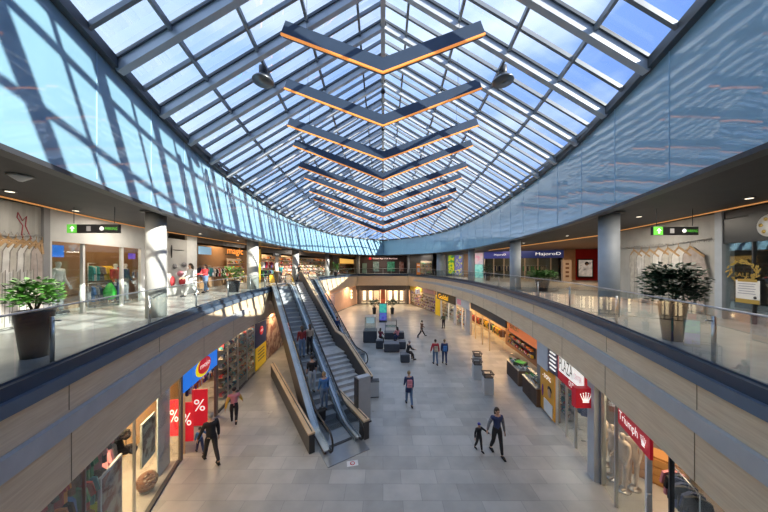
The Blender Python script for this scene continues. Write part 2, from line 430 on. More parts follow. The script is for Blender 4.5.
# skylight
sky = empty('skylight', (0, 20, 11.6), kind='structure')
def R(x, y): return Vector((x, y-20, eave(y)+.6*(WU(y)-abs(x))-11.6))
YR = [5.6+1.7*k for k in range(-5, 23)]
for y in YR:
    for s in (-1, 1):
        w = WU(y)
        if w < .6: continue
        mb = MB(); mb.bar(R(s*w, y), R(0, y), .15, .22, drop=.15)
        for dy in (-.105, .105): mb.bar(R(s*w, y)+Vector((0, dy, 0)), R(0, y)+Vector((0, dy, 0)), .04, .07, mi=1, drop=.03)
        mb.build('rafter', [STEEL, DARKST], sky)
        y2 = y+.85
        if WU(y2) > .6: MB().bar(R(s*WU(y2), y2), R(0, y2), .07, .10, drop=.05).build('glazing_bar', STEEL2, sky)
for s in (-1, 1):
    for k in range(1, 7):
        x0 = .7+1.3*(k-1); fx = lambda y, x0=x0: x0*(WU(y)/5.88)**.85 if y < 24 else x0*(WU(24)/5.88)**.85
        ys = [y for y in frange(-3, 44, 94) if WU(y) > fx(y)+.02]
        if len(ys) < 2: continue
        mb = MB()
        step = 4; yy = ys[::step]+([ys[-1]] if (len(ys)-1) % step else [])
        for a, b in zip(yy, yy[1:]): mb.bar(R(s*fx(a), a), R(s*fx(b), b), .07, .12, drop=.06)
        mb.build('purlin', STEEL2, sky)
    ys = frange(-3, 43.9, 60); mb = MB()
    for a, b in zip(ys, ys[1:]): mb.bar(R(s*(WU(a)-.06), a), R(s*(WU(b)-.06), b), .16, .22, drop=.08)
    mb.build('eave_gutter', DARKST, sky)
    mb = MB(); vs = []
    for y in frange(-3, 44, 94): vs += [R(s*(WU(y)+.1), y)+Vector((0, 0, .05)), R(0, y)+Vector((0, 0, .05))]
    mb.add(vs, [(i*2, i*2+1, i*2+3, i*2+2) for i in range(94)]); mb.build('roof_glass', GL_SKY, sky)
mb = MB(); ys = frange(-3, 43.9, 30)
for a, b in zip(ys, ys[1:]): mb.bar(R(0, a), R(0, b), .16, .30, drop=.12)
mb.build('ridge_beam', STEEL, sky)

# ------------------------------------------------------------------ columns
def column(x, y, r, m, label):
    o = empty('column', (x, y, 0), 0, label, 'column', None)
    MB().lathe([(r, UF), (r, UC)], n=28).build('shaft', m, o)
    MB().lathe([(r+.12, UC-.03), (r+.12, UC-.001)], n=28).build('collar', CHAR, o)
    return o
column(-7.4, 8.35, .27, COLW, 'thick white round column at the left balcony, nearest to the camera')
column(-9.15, 18.0, .38, COLW, 'white round column beside the yellow pillar and the escalator head')
column(-9.5, 27.8, .36, COLW, 'white round column behind the top of the staircase')
column(-8.2, 37.5, .32, COLW, 'white round column right of the shelf-filled shop on the left')
column(7.5, 8.5, .28, COLM, 'thick blue-grey round column at the right balcony, nearest to the camera')
column(9.25, 17.9, .35, COLM, 'blue-grey round column in front of the navy shop sign')
column(9.4, 27.2, .34, COLM, 'grey round column between the yellow-green window and the navy sign')
column(8.1, 36.6, .42, COLM, 'grey round column left of the yellow-green shop window')
column(4.9, 47.2, .34, COLM, 'grey column at the right end of the dark restaurant front')
column(-4.6, 47.2, .34, COLW, 'pale column at the left end of the dark restaurant front')

# ------------------------------------------------------------------ balcony railings
def railing(side, ya, yb, label):
    o = empty('glass_railing', (side*W((ya+yb)/2), (ya+yb)/2, UF), 0, label, 'railing', None)
    ox, oy = side*W((ya+yb)/2), (ya+yb)/2
    P = lambda y, z, off=0.0: Vector((side*(W(y)+.03+off)-ox, y-oy, z))
    L_ = 0; y = ya; cuts = [ya]
    while y < yb:
        y2 = y+.02; L_ += math.hypot(.02, W(y2)-W(y)); y = y2
        if L_ >= 1.5: cuts.append(y); L_ = 0
    if yb-cuts[-1] > .4: cuts.append(yb)
    ys = frange(ya, yb, max(4, int((yb-ya)*1.2)))
    MB().tube([P(y, 1.0) for y in ys], .017, 6).build('handrail', BRUSH, o)
    mb = MB()
    for a, b in zip(ys, ys[1:]): mb.bar(P(a, .05), P(b, .05), .05, .09)
    mb.build('base_channel', NAVY, o)
    for i, (a, b) in enumerate(zip(cuts, cuts[1:])):
        mb = MB(); a2, b2 = a+.012, b-.012
        q = [P(a2, .05), P(b2, .05), P(b2, .98), P(a2, .98)]; mb.add(q, [(0, 1, 2, 3)]); mb.build('glass_pane', GL_RAIL, o)
        if i % 2 == 0:
            mb = MB(); m_ = (a+b)/2; p = P(m_, 0, .14); mb.tube([p+Vector((0, 0, .01)), p+Vector((0, 0, .82))], .03, 8)
            mb.tube([p+Vector((0, 0, .75)), P(m_, .75)], .012, 6); mb.lathe([(.06, 0), (.06, .02)], (p.x, p.y, 0), n=12); mb.build('post', BRUSH, o)
railing(-1, .75, 18.9, 'long curved glass railing on the left balcony, up to the escalator')
railing(-1, 29.8, 45.6, 'curved glass railing on the left balcony beyond the staircase')
railing(1, .75, 45.6, 'long curved glass railing along the whole right balcony')
o = empty('glass_railing', (0, 45.85, UF), 0, 'short straight glass railing across the far end of the gallery', 'railing')
MB().tube([(-4.4, 0, 1.0), (4.4, 0, 1.0)], .025, 6).build('handrail', BRUSH, o)
for k in range(6):
    a = -4.4+k*8.8/6; mb = MB(); mb.add([(a+.02, 0, .08), (a+8.8/6-.02, 0, .08), (a+8.8/6-.02, 0, .98), (a+.02, 0, .98)], [(0, 1, 2, 3)]); mb.build('glass_pane', GL_RAIL, o)
    MB().box((a+8.8/6, .1, .42), (.05, .05, .84)).build('post', BRUSH, o)

# ------------------------------------------------------------------ chevron lamps
lights = [(6.35, 4.74, 2.5, .38), (8.5, 4.6, 3.25, .38), (10.7, 4.37, 3.97, .36), (12.9, 4.26, 4.5, .38), (15.1, 3.98, 4.95, .36), (17.3, 3.88, 5.3, .37), (19.5, 3.62, 5.6, .35), (21.7, 3.3, 5.85, .38), (23.9, 2.95, 6.0, .38)]
ordw = ['nearest and lowest-angled', 'second', 'third', 'fourth', 'fifth', 'sixth', 'seventh', 'eighth', 'farthest']
for i, (y, z, hw, sl) in enumerate(lights):
    zz = CAMZ+z
    lb = ('navy V-shaped hanging lamp with orange light strip, nearest to the camera' if i == 0 else 'navy V-shaped hanging lamp, farthest and widest of the row' if i == 8 else 'navy V-shaped hanging lamp with orange strip, %s from the camera' % ordw[i])
    o = empty('chevron_lamp', (0, y, zz), 0, lb, 'lamp', 'V-shaped lamps hanging under the skylight ridge')
    T = .31; dp = .16
    for s in (-1, 1):
        d = Vector((s*1, 0, sl)).normalized(); nrm = Vector((-s*sl, 0, 1)).normalized()
        e = d*(hw/d.x*s)
        a0 = Vector((0, 0, 0)); a1 = Vector((0, 0, T/nrm.z)); b0 = e; b1 = e+nrm*T
        mb = MB(); vs = []
        for yy in (-dp/2, dp/2):
            for p in (a0, b0, b1, a1): vs.append((p.x, yy, p.z))
        mb.add(vs, [(0, 1, 2, 3), (7, 6, 5, 4), (0, 4, 5, 1), (1, 5, 6, 2), (2, 6, 7, 3), (3, 7, 4, 0)]); mb.build('housing', NAVYB, o)
        mb = MB(); fr_ = Vector((0, -dp/2+.02, 0)); mb.bar(fr_+Vector((0, 0, -.025)), e+fr_-nrm*.025, .04, .05); mb.build('light_strip', LED, o)
        mb = MB(); q = e*.8+nrm*T; h = eave(y)+.6*(WU(y)-abs(q.x))-zz-.15
        mb.tube([q, Vector((q.x, 0, h))], .006, 4); mb.build('suspension_cable', DARKST, o)
# bell floodlights
for s, lb in ((-1, 'grey bell-shaped floodlight hanging left of the V lamps'), (1, 'grey bell-shaped floodlight hanging right of the V lamps')):
    x, y = s*3.75, 8.0; zt = eave(y)+.6*(WU(y)-3.75); zb = CAMZ+5.75
    o = empty('pendant_floodlight', (x, y, zb), 0, lb, 'lamp', None)
    MB().lathe([(.31, -.05), (.32, -.02), (.26, .06), (.13, .15), (.11, .2)], n=20).build('reflector', mat('bell_metal', (.16, .17, .18), .3, .7), o)
    MB().lathe([(.10, .18), (.12, .22), (.12, .42), (.08, .46)], n=16).build('housing', CHAR, o)
    MB().tube([(0, 0, .45), (0, 0, zt-zb-.2)], .02, 6).build('rod', CHAR, o)
    MB().lathe([(.2, -.02), (.2, -.01)], n=16).build('lens', mat('lens_grey', (.3, .32, .34), .2), o)
# small dome cameras under the ridge
for i, y in enumerate((12.0, 16.0)):
    h = eave(y)+.6*WU(y)-.35
    o = empty('dome_camera', (0, y, h-.5), 0, ['small dark dome camera hanging under the ridge, nearer one', 'small dark dome camera hanging under the ridge, farther one'][i], 'camera')
    MB().tube([(0, 0, .1), (0, 0, .5)], .02, 6).build('stem', CHAR, o); MB().ball((0, 0, .02), .12).build('dome', BLACK, o)

# ceiling downlights + detectors
for i, (x, y) in enumerate([(-8.6, 5.9), (-9.6, 8.0), (-9.9, 11), (-10, 14), (-10.2, 18), (9.3, 6.5), (9.0, 9.0), (10.4, 11.5), (10.8, 15), (11, 20), (14, 19), (15.5, 22), (17.5, 20), (18.5, 24), (13.8, 24), (16, 26)]):
    o = tag(MB().lathe([(.10, UC-.022), (.11, UC-.001)], n=14).lathe([(.07, UC-.03), (.07, UC-.021)], n=12, mi=1).build('downlight', [CHAR, LAMPW]), 'small round downlight recessed in the dark upper ceiling', 'lamp', 'downlights in the dark upper ceiling')
    o.location = (x, y, 0)
p = hit(20, 175, UC)
o = tag(MB().lathe([(.03, -.12), (.12, -.05), (.17, -.01)], n=18).build('smoke_detector', WHITE), 'white cone-shaped wifi dome on the dark ceiling at far left', 'detector'); o.location = (-6.9, 4.87, UC)

# orange cove strips along the shop fronts
for nm, fn, s, a, b in (('trim_18', SL, -1, 3, 45), ('trim_19', SR, 1, 3, 13)):
    band(nm, fn, .25, UC-.05, UC-.02, LEDW, a, b, s, thick=.04)
mb = MB(); mb.bar((12.3, 13.2, UC-.05), (12.4, 30, UC-.05), .06, .05); mb.build('trim_20', LEDW, kind='structure')

# ------------------------------------------------------------------ escalators and stairs
ANG = math.radians(33)
O = Vector((-1.69, 10.3, 0))
def loc(a, b, z=0): return Vector((O.x-math.sin(ANG)*a+math.cos(ANG)*b, O.y+math.cos(ANG)*a+math.sin(ANG)*b, z))
RUN = 5.5/math.tan(math.radians(30))
A1, A2 = 1.2, 1.2+RUN
def zf(a):
    if a <= A1: return 0
    if a >= A2: return UF
    return (a-A1)*math.tan(math.radians(30))
EDECK = mat('escalator_deck', (.52, .60, .68), .3, .35)
EINNER = mat('escalator_inner', (.20, .26, .32), .25, .5)
STEPM = mat('escalator_step', (.36, .39, .42), .45, .15)
RUBBER = mat('rubber', (.012, .012, .013), .4)
GL_ESC = glass_mat('escalator_glass', (.72, .80, .84), .16)
def escalator(a0, b0, label):
    o = empty('escalator', loc(a0, b0), ANG, label, 'escalator', 'escalators between the floors')
    prof = [-.25, 0, A1-.3, A1, A1+.6]+frange(A1+1.2, A2-.6, 8)+[A2, A2+.3, A2+1.5]
    def smooth(a): return (zf(a-.35)+zf(a)+zf(a+.35))/3
    for s in (-1, 1):
        mb = MB(); vs = []
        for a in prof:
            z = smooth(a); lo = max(0.0, z-1.0) if a < A2+.2 else z-1.0
            vs += [(s*.78, a, lo), (s*.78, a, z+.10), (s*.72, a, z+.10), (s*.72, a, lo)]
        n = len(prof); fs = [(0, 1, 2, 3), tuple(4*(n-1)+k for k in (3, 2, 1, 0))]
        for i in range(n-1):
            for k in range(4): fs.append((i*4+k, i*4+(k+1) % 4, i*4+4+(k+1) % 4, i*4+4+k))
        mb.add(vs, fs); mb.build('side_cladding', DKBR, o)
        mb = MB()
        for a, b in zip(prof, prof[1:]):
            mb.bar((s*.69, a, smooth(a)+.13), (s*.69, b, smooth(b)+.13), .20, .05)
        mb.build('deck', EDECK, o)
        mb = MB()
        for a, b in zip(prof, prof[1:]): mb.bar((s*.52, a, smooth(a)+.02), (s*.52, b, smooth(b)+.02), .03, .26)
        mb.build('skirt', EINNER, o)
        mb = MB(); pr = [-.35]+prof[1:-1]+[A2+1.9]; vs = []
        for a in pr: vs += [(s*.64, a, smooth(a)+.14), (s*.64, a, smooth(a)+(.92))]
        mb.add(vs, [(i*2, i*2+2, i*2+3, i*2+1) for i in range(len(pr)-1)]); mb.build('balustrade_panel', GL_ESC, o)
        pts = []
        for t in frange(-PI/2, PI/2, 6): pts.append((s*.64, -.35-math.cos(t)*.38, .56+math.sin(t)*.38))
        pts += [(s*.64, a, smooth(a)+.94) for a in pr[1:-1]]
        for t in frange(PI/2, -PI/2, 6): pts.append((s*.64, A2+1.9+math.cos(t)*.38, UF+.56+math.sin(t)*.38))
        MB().tube(pts, .04, 8).build('handrail', RUBBER, o)
    MB().box((-.05, -.42, .012), (1.7, .98, .02)).build('landing_plate', mat('landing_metal', (.30, .32, .34), .35, .6), o)
    MB().box((0, .02, .03), (.98, .12, .03)).build('comb', CHAR, o)
    MB().box((0, A2+1.1, UF+.012), (1.3, 1.5, .02)).build('landing_plate', BRUSH, o)
    mb = MB(); vs = []
    for a in prof[2:]:
        z = smooth(a); vs += [(-.72, a, max(.02, z-.95)), (.72, a, max(.02, z-.95))]
    mb.add(vs, [(i*2, i*2+1, i*2+3, i*2+2) for i in range(len(prof)-3)]); mb.build('soffit', DKBR, o)
    me = MB(); me.box((0, .2, -.02), (1.0, .40, .04)); me.box((0, .015, -.13), (1.0, .03, .22))
    for k in range(14): me.box((-.455+k*.07, .2, .006), (.02, .38, .012))
    for yy in (.01, .39): me.box((0, yy, .004), (1.0, .015, .018), mi=1)
    me = me.mesh('step', [STEPM, mat('step_edge', (.38, .42, .46), .4, .4)])
    a = .1
    while a < A2+.5:
        st = bpy.data.objects.new('step', me); C.objects.link(st); st.parent = o
        t = (a-A1)/RUN; z = min(max(0, t), 1)*UF
        z = round(z/.2309)*.2309 if 0 < t < 1 else z
        st.location = (0, a, min(z, UF)+.02); a += .4
    return o
escalator(0, 0, 'near escalator carrying people, left of the staircase')
escalator(6.8, 4.05, 'far escalator right of the staircase, with one dark-clad rider')
# staircase
st = empty('staircase', loc(2.9, 1.85), ANG, 'wide grey stone staircase with mid landing between the two escalators', 'stairs')
STONE = mat('stair_stone', (.58, .57, .55), .5, var=.15, scale=4)
z = 0; a = 0; wdt = 1.98; rise = UF/33
def stair_step(a0, a1, z):
    MB().box((0, (a0+a1)/2, z/2-.005), (wdt, a1-a0+.02, z-.01)) if 0 else None
    mb = MB(); mb.box((0, (a0+a1)/2+.01, z-.11), (wdt, a1-a0+.04, .22)); mb.box((0, a0-.01, z-.015), (wdt, .05, .04), mi=1)
    mb.build('step', [STONE, mat('stair_nosing', (.55, .55, .54), .5)], st)
for k in range(9): z += rise; stair_step(a, a+.378, z); a += .378
MB().box((0, a+.6, z-.11), (wdt, 1.24, .22)).build('landing', STONE, st); a += 1.2
fa = a
for k in range(24): z += rise; stair_step(a, a+.354, z); a += .354
def stz(a):
    a -= 2.9
    if a < 0: return 0
    if a < 3.4: return a/3.4*1.5
    if a < 4.6: return 1.5
    return min(UF, 1.5+(a-4.6)/8.5*4.0)
mb = MB(); vs = []
for a in (2.95, 6.3, 7.5, 16.0):
    zz = stz(a); vs += [(-.99, a-2.9, max(0, zz-.8)), (.99, a-2.9, max(0, zz-.8)), (-.99, a-2.9, max(.0, zz-.15)), (.99, a-2.9, max(.0, zz-.15))]
mb.add(vs, [(i*4, i*4+1, i*4+5, i*4+4) for i in range(3)]+[(i*4+2, i*4+6, i*4+7, i*4+3) for i in range(3)]+[(i*4, i*4+4, i*4+6, i*4+2) for i in range(3)]+[(i*4+1, i*4+3, i*4+7, i*4+5) for i in range(3)]); mb.build('stringer', DKBR, st)
def parapet(name, b, pts, label, drop):
    """pts: (a, top z)"""
    o = empty(name, loc(pts[0][0], b), ANG, label, 'parapet'); a0 = pts[0][0]
    mb = MB(); vs = []
    for a, zt in pts:
        lo = drop(a); vs += [(-.11, a-a0, lo), (-.11, a-a0, zt-.05), (.11, a-a0, zt-.05), (.11, a-a0, lo)]
    n = len(pts); fs = [(0, 1, 2, 3), tuple(4*(n-1)+k for k in (3, 2, 1, 0))]
    for i in range(n-1):
        for k in range(4): fs.append((i*4+k, i*4+4+k, i*4+4+(k+1) % 4, i*4+(k+1) % 4))
    mb.add(vs, fs); mb.build('wall_body', mat('parapet_dark', (.055, .05, .05), .4), o)
    mb = MB()
    for (a, za), (b_, zb) in zip(pts, pts[1:]): mb.bar((0, a-a0, za-.02), (0, b_-a0, zb-.02), .27, .07)
    mb.build('wooden_cap', WOODCAP, o)
    mb = MB(); q = [(.0, a-a0, za+.09) for a, za in pts]; mb.tube(q, .02, 6); mb.build('handrail', CHAR, o)
parapet('stair_parapet', 2.98, [(2.7, 1.0), (6.3, 2.45), (7.5, 2.5), (16.0, 6.5), (17.0, 6.5)], 'wood-capped brown parapet climbing between staircase and far escalator', lambda a: max(0, stz(a)-.8))
parapet('low_parapet', -1.15, [(.1, .76), (8.3, .76)], 'long low wood-capped brown wall left of the near escalator', lambda a: 0)
parapet('low_parapet', .99-.0, [(-.35, .78), (2.6, .78)], 'short low wood-capped wall right of the near escalator foot', lambda a: 0)
parapet('stair_parapet', .86, [(2.75, .95), (6.3, 2.25), (7.5, 2.35)], 'thin metal-side parapet left of the lower stairs flight', lambda a: max(0, stz(a)-.6)) if 0 else None
# stair handrails on the escalator side
o = empty('stair_handrail', loc(2.9, .92), ANG, 'dark thin handrail along the escalator side of the staircase', 'handrail')
pts = [(0, a-2.9, stz(a)+.95) for a in (2.9, 6.3, 7.5, 16.0)]
MB().tube(pts, .022, 6).build('rail', CHAR, o)
for a in frange(3.1, 15.8, 11): MB().tube([(0, a-2.9, stz(a)+.0), (0, a-2.9, stz(a)+.95)], .014, 6).build('post', CHAR, o)
# head wall at the top of the stairs: brown gate box
o = empty('head_box', loc(16.6, 1.1, UF), ANG, 'dark brown box-shaped parapet at the head of the staircase', 'parapet')
MB().box((-.35, .3, .5), (.25, 2.2, 1.0)).build('wall_body', DKBR, o); MB().box((-.35, .3, 1.02), (.3, 2.25, .05)).build('wooden_cap', WOODCAP, o)

# floor sticker and totem and bins around the escalator foot
p = hit(352.5, 463.5, 0)
o = empty('floor_sticker', (p.x, p.y, .006), .2, 'small white floor sticker with red sign before the near escalator', 'sticker')
MB().box((0, 0, 0), (.40, .26, .004)).build('sheet', WHITE, o); MB().lathe([(.09, .003), (.09, .005)], n=18).build('red_disc', CRIM, o); MB().lathe([(.06, .005), (.06, .007)], n=18).build('white_disc', WHITE, o)
p = loc(.75, 1.42)
o = empty('info_totem', (p.x, p.y, 0), ANG, 'tall grey metal pillar cabinet standing at the foot of the stairs', 'cabinet')
MB().box((0, 0, .03), (.66, .4, .06)).build('plinth', CHAR, o); MB().box((0, .0, 1.08), (.60, .32, 2.06)).build('body', mat('totem_grey', (.42, .44, .47), .45, .1), o); MB().box((-.32, .05, 1.1), (.05, .36, 1.9)).build('side_panel', CHAR, o)
def bin_(x, y, rz, label, h=.85):
    o = empty('waste_bin', (x, y, 0), rz, label, 'bin')
    MB().box((0, 0, .03), (.48, .36, .06)).build('base', CHAR, o); MB().box((0, 0, h/2+.03), (.52, .40, h-.06)).build('body', mat('bin_grey', (.50, .53, .56), .35, .3), o)
    MB().box((0, 0, h+.01), (.54, .42, .03)).build('lid', CHAR, o); MB().box((0, -.01, h+.03), (.3, .16, .015)).build('opening', BLACK, o)
p = hit(374, 397, 0); bin_(p.x, p.y+.1, .1, 'light grey metal bin standing right of the staircase foot')
# tall bins with raised tops
def sort_bin(x, y, label):
    o = empty('recycling_bin', (x, y, 0), -.1, label, 'bin', 'recycling bins on the right of the hall')
    MB().box((0, 0, .45), (.52, .52, .9)).build('body', mat('bin_pale', (.50, .53, .55), .45), o)
    mb = MB(); mb.box((0, 0, .92), (.46, .46, .04)); mb.build('inner_top', CHAR, o)
    for sx in (-1, 1):
        for sy in (-1, 1): MB().box((sx*.22, sy*.22, 1.02), (.03, .03, .22)).build('support', CHAR, o)
    mb = MB()
    for sx in (-1, 1): mb.box((sx*.24, 0, 1.14), (.10, .58, .04)); mb.box((0, sx*.24, 1.14), (.38, .10, .04))
    mb.build('raised_lid', CHAR, o)
for (x, y), lb in (((478.5, 380), 'white box recycling bin with dark raised lid, middle of three'), ((489.5, 395), 'white box recycling bin with dark raised lid, nearest of three'), ((478.5, 370.5), 'white box recycling bin with dark raised lid, farthest of three')):
    p = hit(x, y, 0); sort_bin(p.x, p.y+.25, lb)

# ------------------------------------------------------------------ plants
def leafs(mb, c, rx, rz, n, size, droop=.3, mi=0, seed=0):
    rd = random.Random(seed)
    for _ in range(n):
        t = rd.uniform(0, 2*PI); ph = rd.uniform(-.9, 1.4); rr = rd.uniform(.35, 1)
        p = Vector((c[0]+rx*rr*math.cos(t)*math.cos(ph*.8), c[1]+rx*rr*math.sin(t)*math.cos(ph*.8), c[2]+rz*rr*math.sin(ph)))
        d = Vector((math.cos(t+rd.uniform(-.6, .6)), math.sin(t+rd.uniform(-.6, .6)), rd.uniform(-droop, .6))).normalized(); s_ = size*rd.uniform(.6, 1.2)
        side = d.cross(Vector((rd.uniform(-.4, .4), rd.uniform(-.4, .4), 1))).normalized()*s_*.33; e = d*s_
        mb.add([p, p+e*.35+side, p+e, p+e*.35-side], [(0, 1, 2, 3)], mi)
def plant(x, y, z, ph, pr, crown, lm, label, seed, n=420, size=.16, taper=.7, group=None, dz=0):
    o = empty('potted_plant', (x, y, z), 0, label, 'plant', group)
    MB().lathe([(pr*taper, 0), (pr*.98, ph-.04), (pr, ph), (pr*.9, ph), (pr*.88, ph-.06)], n=4 if taper > .72 else 20, smooth=taper <= .72).build('pot', POT, o)
    MB().lathe([(pr*.86, ph-.07), (pr*.86, ph-.05)], n=16).build('soil', SOIL, o)
    mb = MB(); rd = random.Random(seed)
    for k in range(7):
        t = rd.uniform(0, 6.28); mb.tube([(0, 0, ph-.08), (.25*crown[0]*math.cos(t), .25*crown[0]*math.sin(t), ph+crown[1]*.5), (.6*crown[0]*math.cos(t), .6*crown[0]*math.sin(t), ph+crown[1]*1.1+dz)], [.018, .012, .006], 5)
    mb.build('stems', BARK, o)
    mb = MB(); leafs(mb, (0, 0, ph+crown[1]*.9+dz), crown[0], crown[1], n, size, seed=seed); mb.build('foliage', lm, o)
    return o
p = hit(40, 360, UF); plant(-6.42, 4.72, UF, .86, .25, (.33, .30), LEAF3, 'leafy green shrub in a dark tapered pot behind the left railing', 3, 1100, .10, .66, dz=.02)
plant(6.5, 5.75, UF, .86, .24, (.52, .50), LEAF2, 'dense dark-green shrub in a dark tapered pot behind the right railing', 5, 2600, .115, .66, dz=-.08)
p = hit(233, 294, UF); plant(-9.3, 15.9, UF, .7, .42, (.6, .45), LEAF3, 'bright green bush in a dark pot left of the yellow pillar', 8, 420, .18)
p = hit(545, 290, UF); plant(10.2, 16.4, UF, .75, .42, (.85, .30), LEAF, 'low green fern in a dark pot below the navy shop sign', 11, 700, .2, .7)
plant(11.2, 27.5, UF, .8, .4, (.55, .5), LEAF2, 'dark bushy plant in a pot left of the navy shop windows', 13, 300, .18)
plant(-7.0, 37.9, UF, .6, .35, (.6, .75), LEAF, 'green potted plant beside the yellow-lit shop on the left', 17, 300, .22)
for px, lb in ((374.3, 'dark potted palm left of the teal poster totem'), (392.3, 'dark potted palm right of the teal poster totem')):
    p = hit(px, 314, 0); plant(p.x, p.y, 0, .9, .3, (.75, .55), LEAF2, lb, 19+int(px), 220, .32, dz=.25, group='palms flanking the poster totem')

# ------------------------------------------------------------------ benches and display cases in the hall
CUBE = mat('dark_cube', (.055, .065, .085), .4)
def cube_seat(px, py, w, h, label, d=None, dy=0):
    p = hit(px, py, 0); d = d or w
    o = empty('cube_bench', (p.x, p.y+d/2, 0), 0, label, 'bench', 'dark block benches in the middle of the hall')
    MB().box((0, 0, .03), (w-.08, d-.08, .06)).build('plinth', BLACK, o)
    b = MB().box((0, 0, h/2+.03), (w, d, h-.06)).build('body', CUBE, o)
    m = b.modifiers.new('bevel', 'BEVEL'); m.width = .025; m.segments = 2
    MB().box((0, 0, h+.012), (w-.06, d-.06, .025)).build('seat_top', mat('seat_top', (.13, .145, .17), .5), o)
    return o
cube_seat(370, 343, 1.25, 1.05, 'tall dark pedestal block under the pale glass display case, left')
cube_seat(379.5, 349, .62, .68, 'small dark block bench left of the central black bench')
cube_seat(391.7, 352.5, 1.28, .66, 'wide dark block bench at the front of the seating group', d=.9)
cube_seat(405.2, 363, .68, .58, 'dark block bench under the seated man in black')
cube_seat(391, 339.5, 1.3, .62, 'long dark block bench carrying the open-frame display', d=.9)
cube_seat(401, 339, .62, .62, 'small dark block right of the two seated people')
cube_seat(402.5, 349.5, .6, .62, 'small dark block behind the seated man in black')
p = hit(370, 343, 0)
o = empty('display_case', (p.x, p.y+.55, 1.03), 0, 'tall clear glass display case standing on the left pedestal block', 'display case')
MB().box((0, 0, .65), (.95, .95, 1.3)).build('glass_hood', GL_RAIL, o)
for sx in (-1, 1):
    for sy in (-1, 1): MB().box((sx*.48, sy*.48, .66), (.025, .025, 1.32)).build('corner_frame', BRUSH, o)
MB().box((0, 0, 1.33), (1.0, 1.0, .03)).build('top_plate', BRUSH, o)
MB().box((0, .1, .95), (.75, .05, .6)).build('pale_panel', mat('pale_blue', (.45, .62, .75), .4, emit=.3), o)
p = hit(391, 339.5, 0)
o = empty('display_table', (p.x, p.y+.45, .58), 0, 'open dark-framed display table on the central block bench', 'display case')
for sx in (-1, 1):
    for sy in (-1, 1): MB().box((sx*.55, sy*.38, .6), (.035, .035, 1.2)).build('post', CHAR, o)
mb = MB()
for sx in (-1, 1): mb.box((0, sx*.38, 1.2), (1.13, .035, .035)); mb.box((sx*.55, 0, 1.2), (.035, .76, .035)); mb.box((0, sx*.38, .6), (1.13, .025, .025))
mb.build('top_frame', CHAR, o); MB().box((0, 0, .62), (1.08, .74, .02)).build('glass_shelf', GL_RAIL, o)
p = hit(383, 322, 0)
o = empty('poster_totem', (p.x, p.y, 0), 0, 'tall teal and blue poster totem between two palms', 'poster')
MB().box((0, 0, .05), (1.0, .5, .1)).build('base', CHAR, o); MB().box((0, 0, 1.2), (.96, .2, 2.3)).build('frame', CHAR, o)
MB().box((0, -.11, 1.75), (.88, .02, 1.1)).build('teal_poster', photo_mat('teal_print', [(.02, .30, .30), (.05, .45, .35), (.02, .2, .4)], 2.5, .5), o)
MB().box((0, -.11, .7), (.88, .02, .95)).build('blue_poster', photo_mat('blue_print', [(.02, .06, .35), (.1, .1, .5), (.02, .25, .45)], 2.5, .4), o)
MB().box((0, .0, 2.62), (.5, .12, .5)).build('orange_topper', mat('topper', (.6, .12, .05), .4, emit=.3), o)

# ------------------------------------------------------------------ garments and goods prototypes
def garment_mesh(name, m, w=.44, h=.62, kind='shirt'):
    mb = MB(); d = .07
    out = [(-.07, 0), (.07, 0), (w*.5, -.07), (w*.62, -h*.55), (w*.46, -h*.58), (w*.40, -.22), (w*.42, -h), (-w*.42, -h), (-w*.40, -.22), (-w*.46, -h*.58), (-w*.62, -h*.55), (-w*.5, -.07)]
    if kind == 'coat': out = [(x, z*(1.5 if z < -.3 else 1)) for x, z in out]
    n = len(out); vs = [(x, -d/2, z) for x, z in out]+[(x, d/2, z) for x, z in out]
    mb.add(vs, [tuple(range(n)), tuple(range(2*n-1, n-1, -1))]+[(i, n+i, n+(i+1) % n, (i+1) % n) for i in range(n)])
    mb.tube([(0, 0, 0), (0, 0, .07), (.025, 0, .09), (.02, 0, .12)], .006, 4, mi=1)
    return mb.mesh(name, [m, BRUSH])
GM = [garment_mesh('hanging_garment', m, kind=k) for m in PAL for k in ('shirt',)]
GN = [m.name.replace('cloth_', '') for m in PAL]
def rack(p0, p1, z, shop, colours=None, n=None, tiers=()):
    """clothes rail with garments hung on it, garments across the rail"""
    p0 = Vector(p0); p1 = Vector(p1); L = (p1-p0).length; u = (p1-p0).normalized(); a = math.atan2(u.y, u.x); base = UF if z > 4 else 0
    o = empty('clothes_rack', ((p0.x+p1.x)/2, (p0.y+p1.y)/2, base), a, 'metal clothes rail inside the '+shop, 'clothes rack', 'clothes rails in the '+shop)
    MB().tube([(-L/2, 0, z-base), (L/2, 0, z-base)], .015, 6).build('rail', BRUSH, o)
    for s in (-1, 1): MB().tube([(s*L/2, 0, z-base), (s*L/2, 0, .02)], .015, 6).build('upright', BRUSH, o); MB().box((s*L/2, 0, .02), (.05, .5, .03)).build('foot', BRUSH, o)
    for z_ in tiers: MB().tube([(-L/2, 0, z_-base), (L/2, 0, z_-base)], .015, 6).build('rail', BRUSH, o)
    n = n or int(L/.13)
    for i in range(n*(1+len(tiers))):
        z = ((z,)+tuple(tiers))[i//n] if i < n else tiers[i//n-1]; t = (i % n+.5)/n; k = random.choice(colours) if colours else random.randrange(len(GM)); p = p0.lerp(p1, t)
        g = bpy.data.objects.new('hanging_garment', GM[k]); C.objects.link(g); g.location = (p.x, p.y, z-.11); g.rotation_euler = (0, 0, a+PI/2+random.uniform(-.5, .5))
        tag(g, '%s garment hung on a rail in the %s' % (GN[k], shop), 'garment', '%s garments in the %s' % (GN[k], shop))
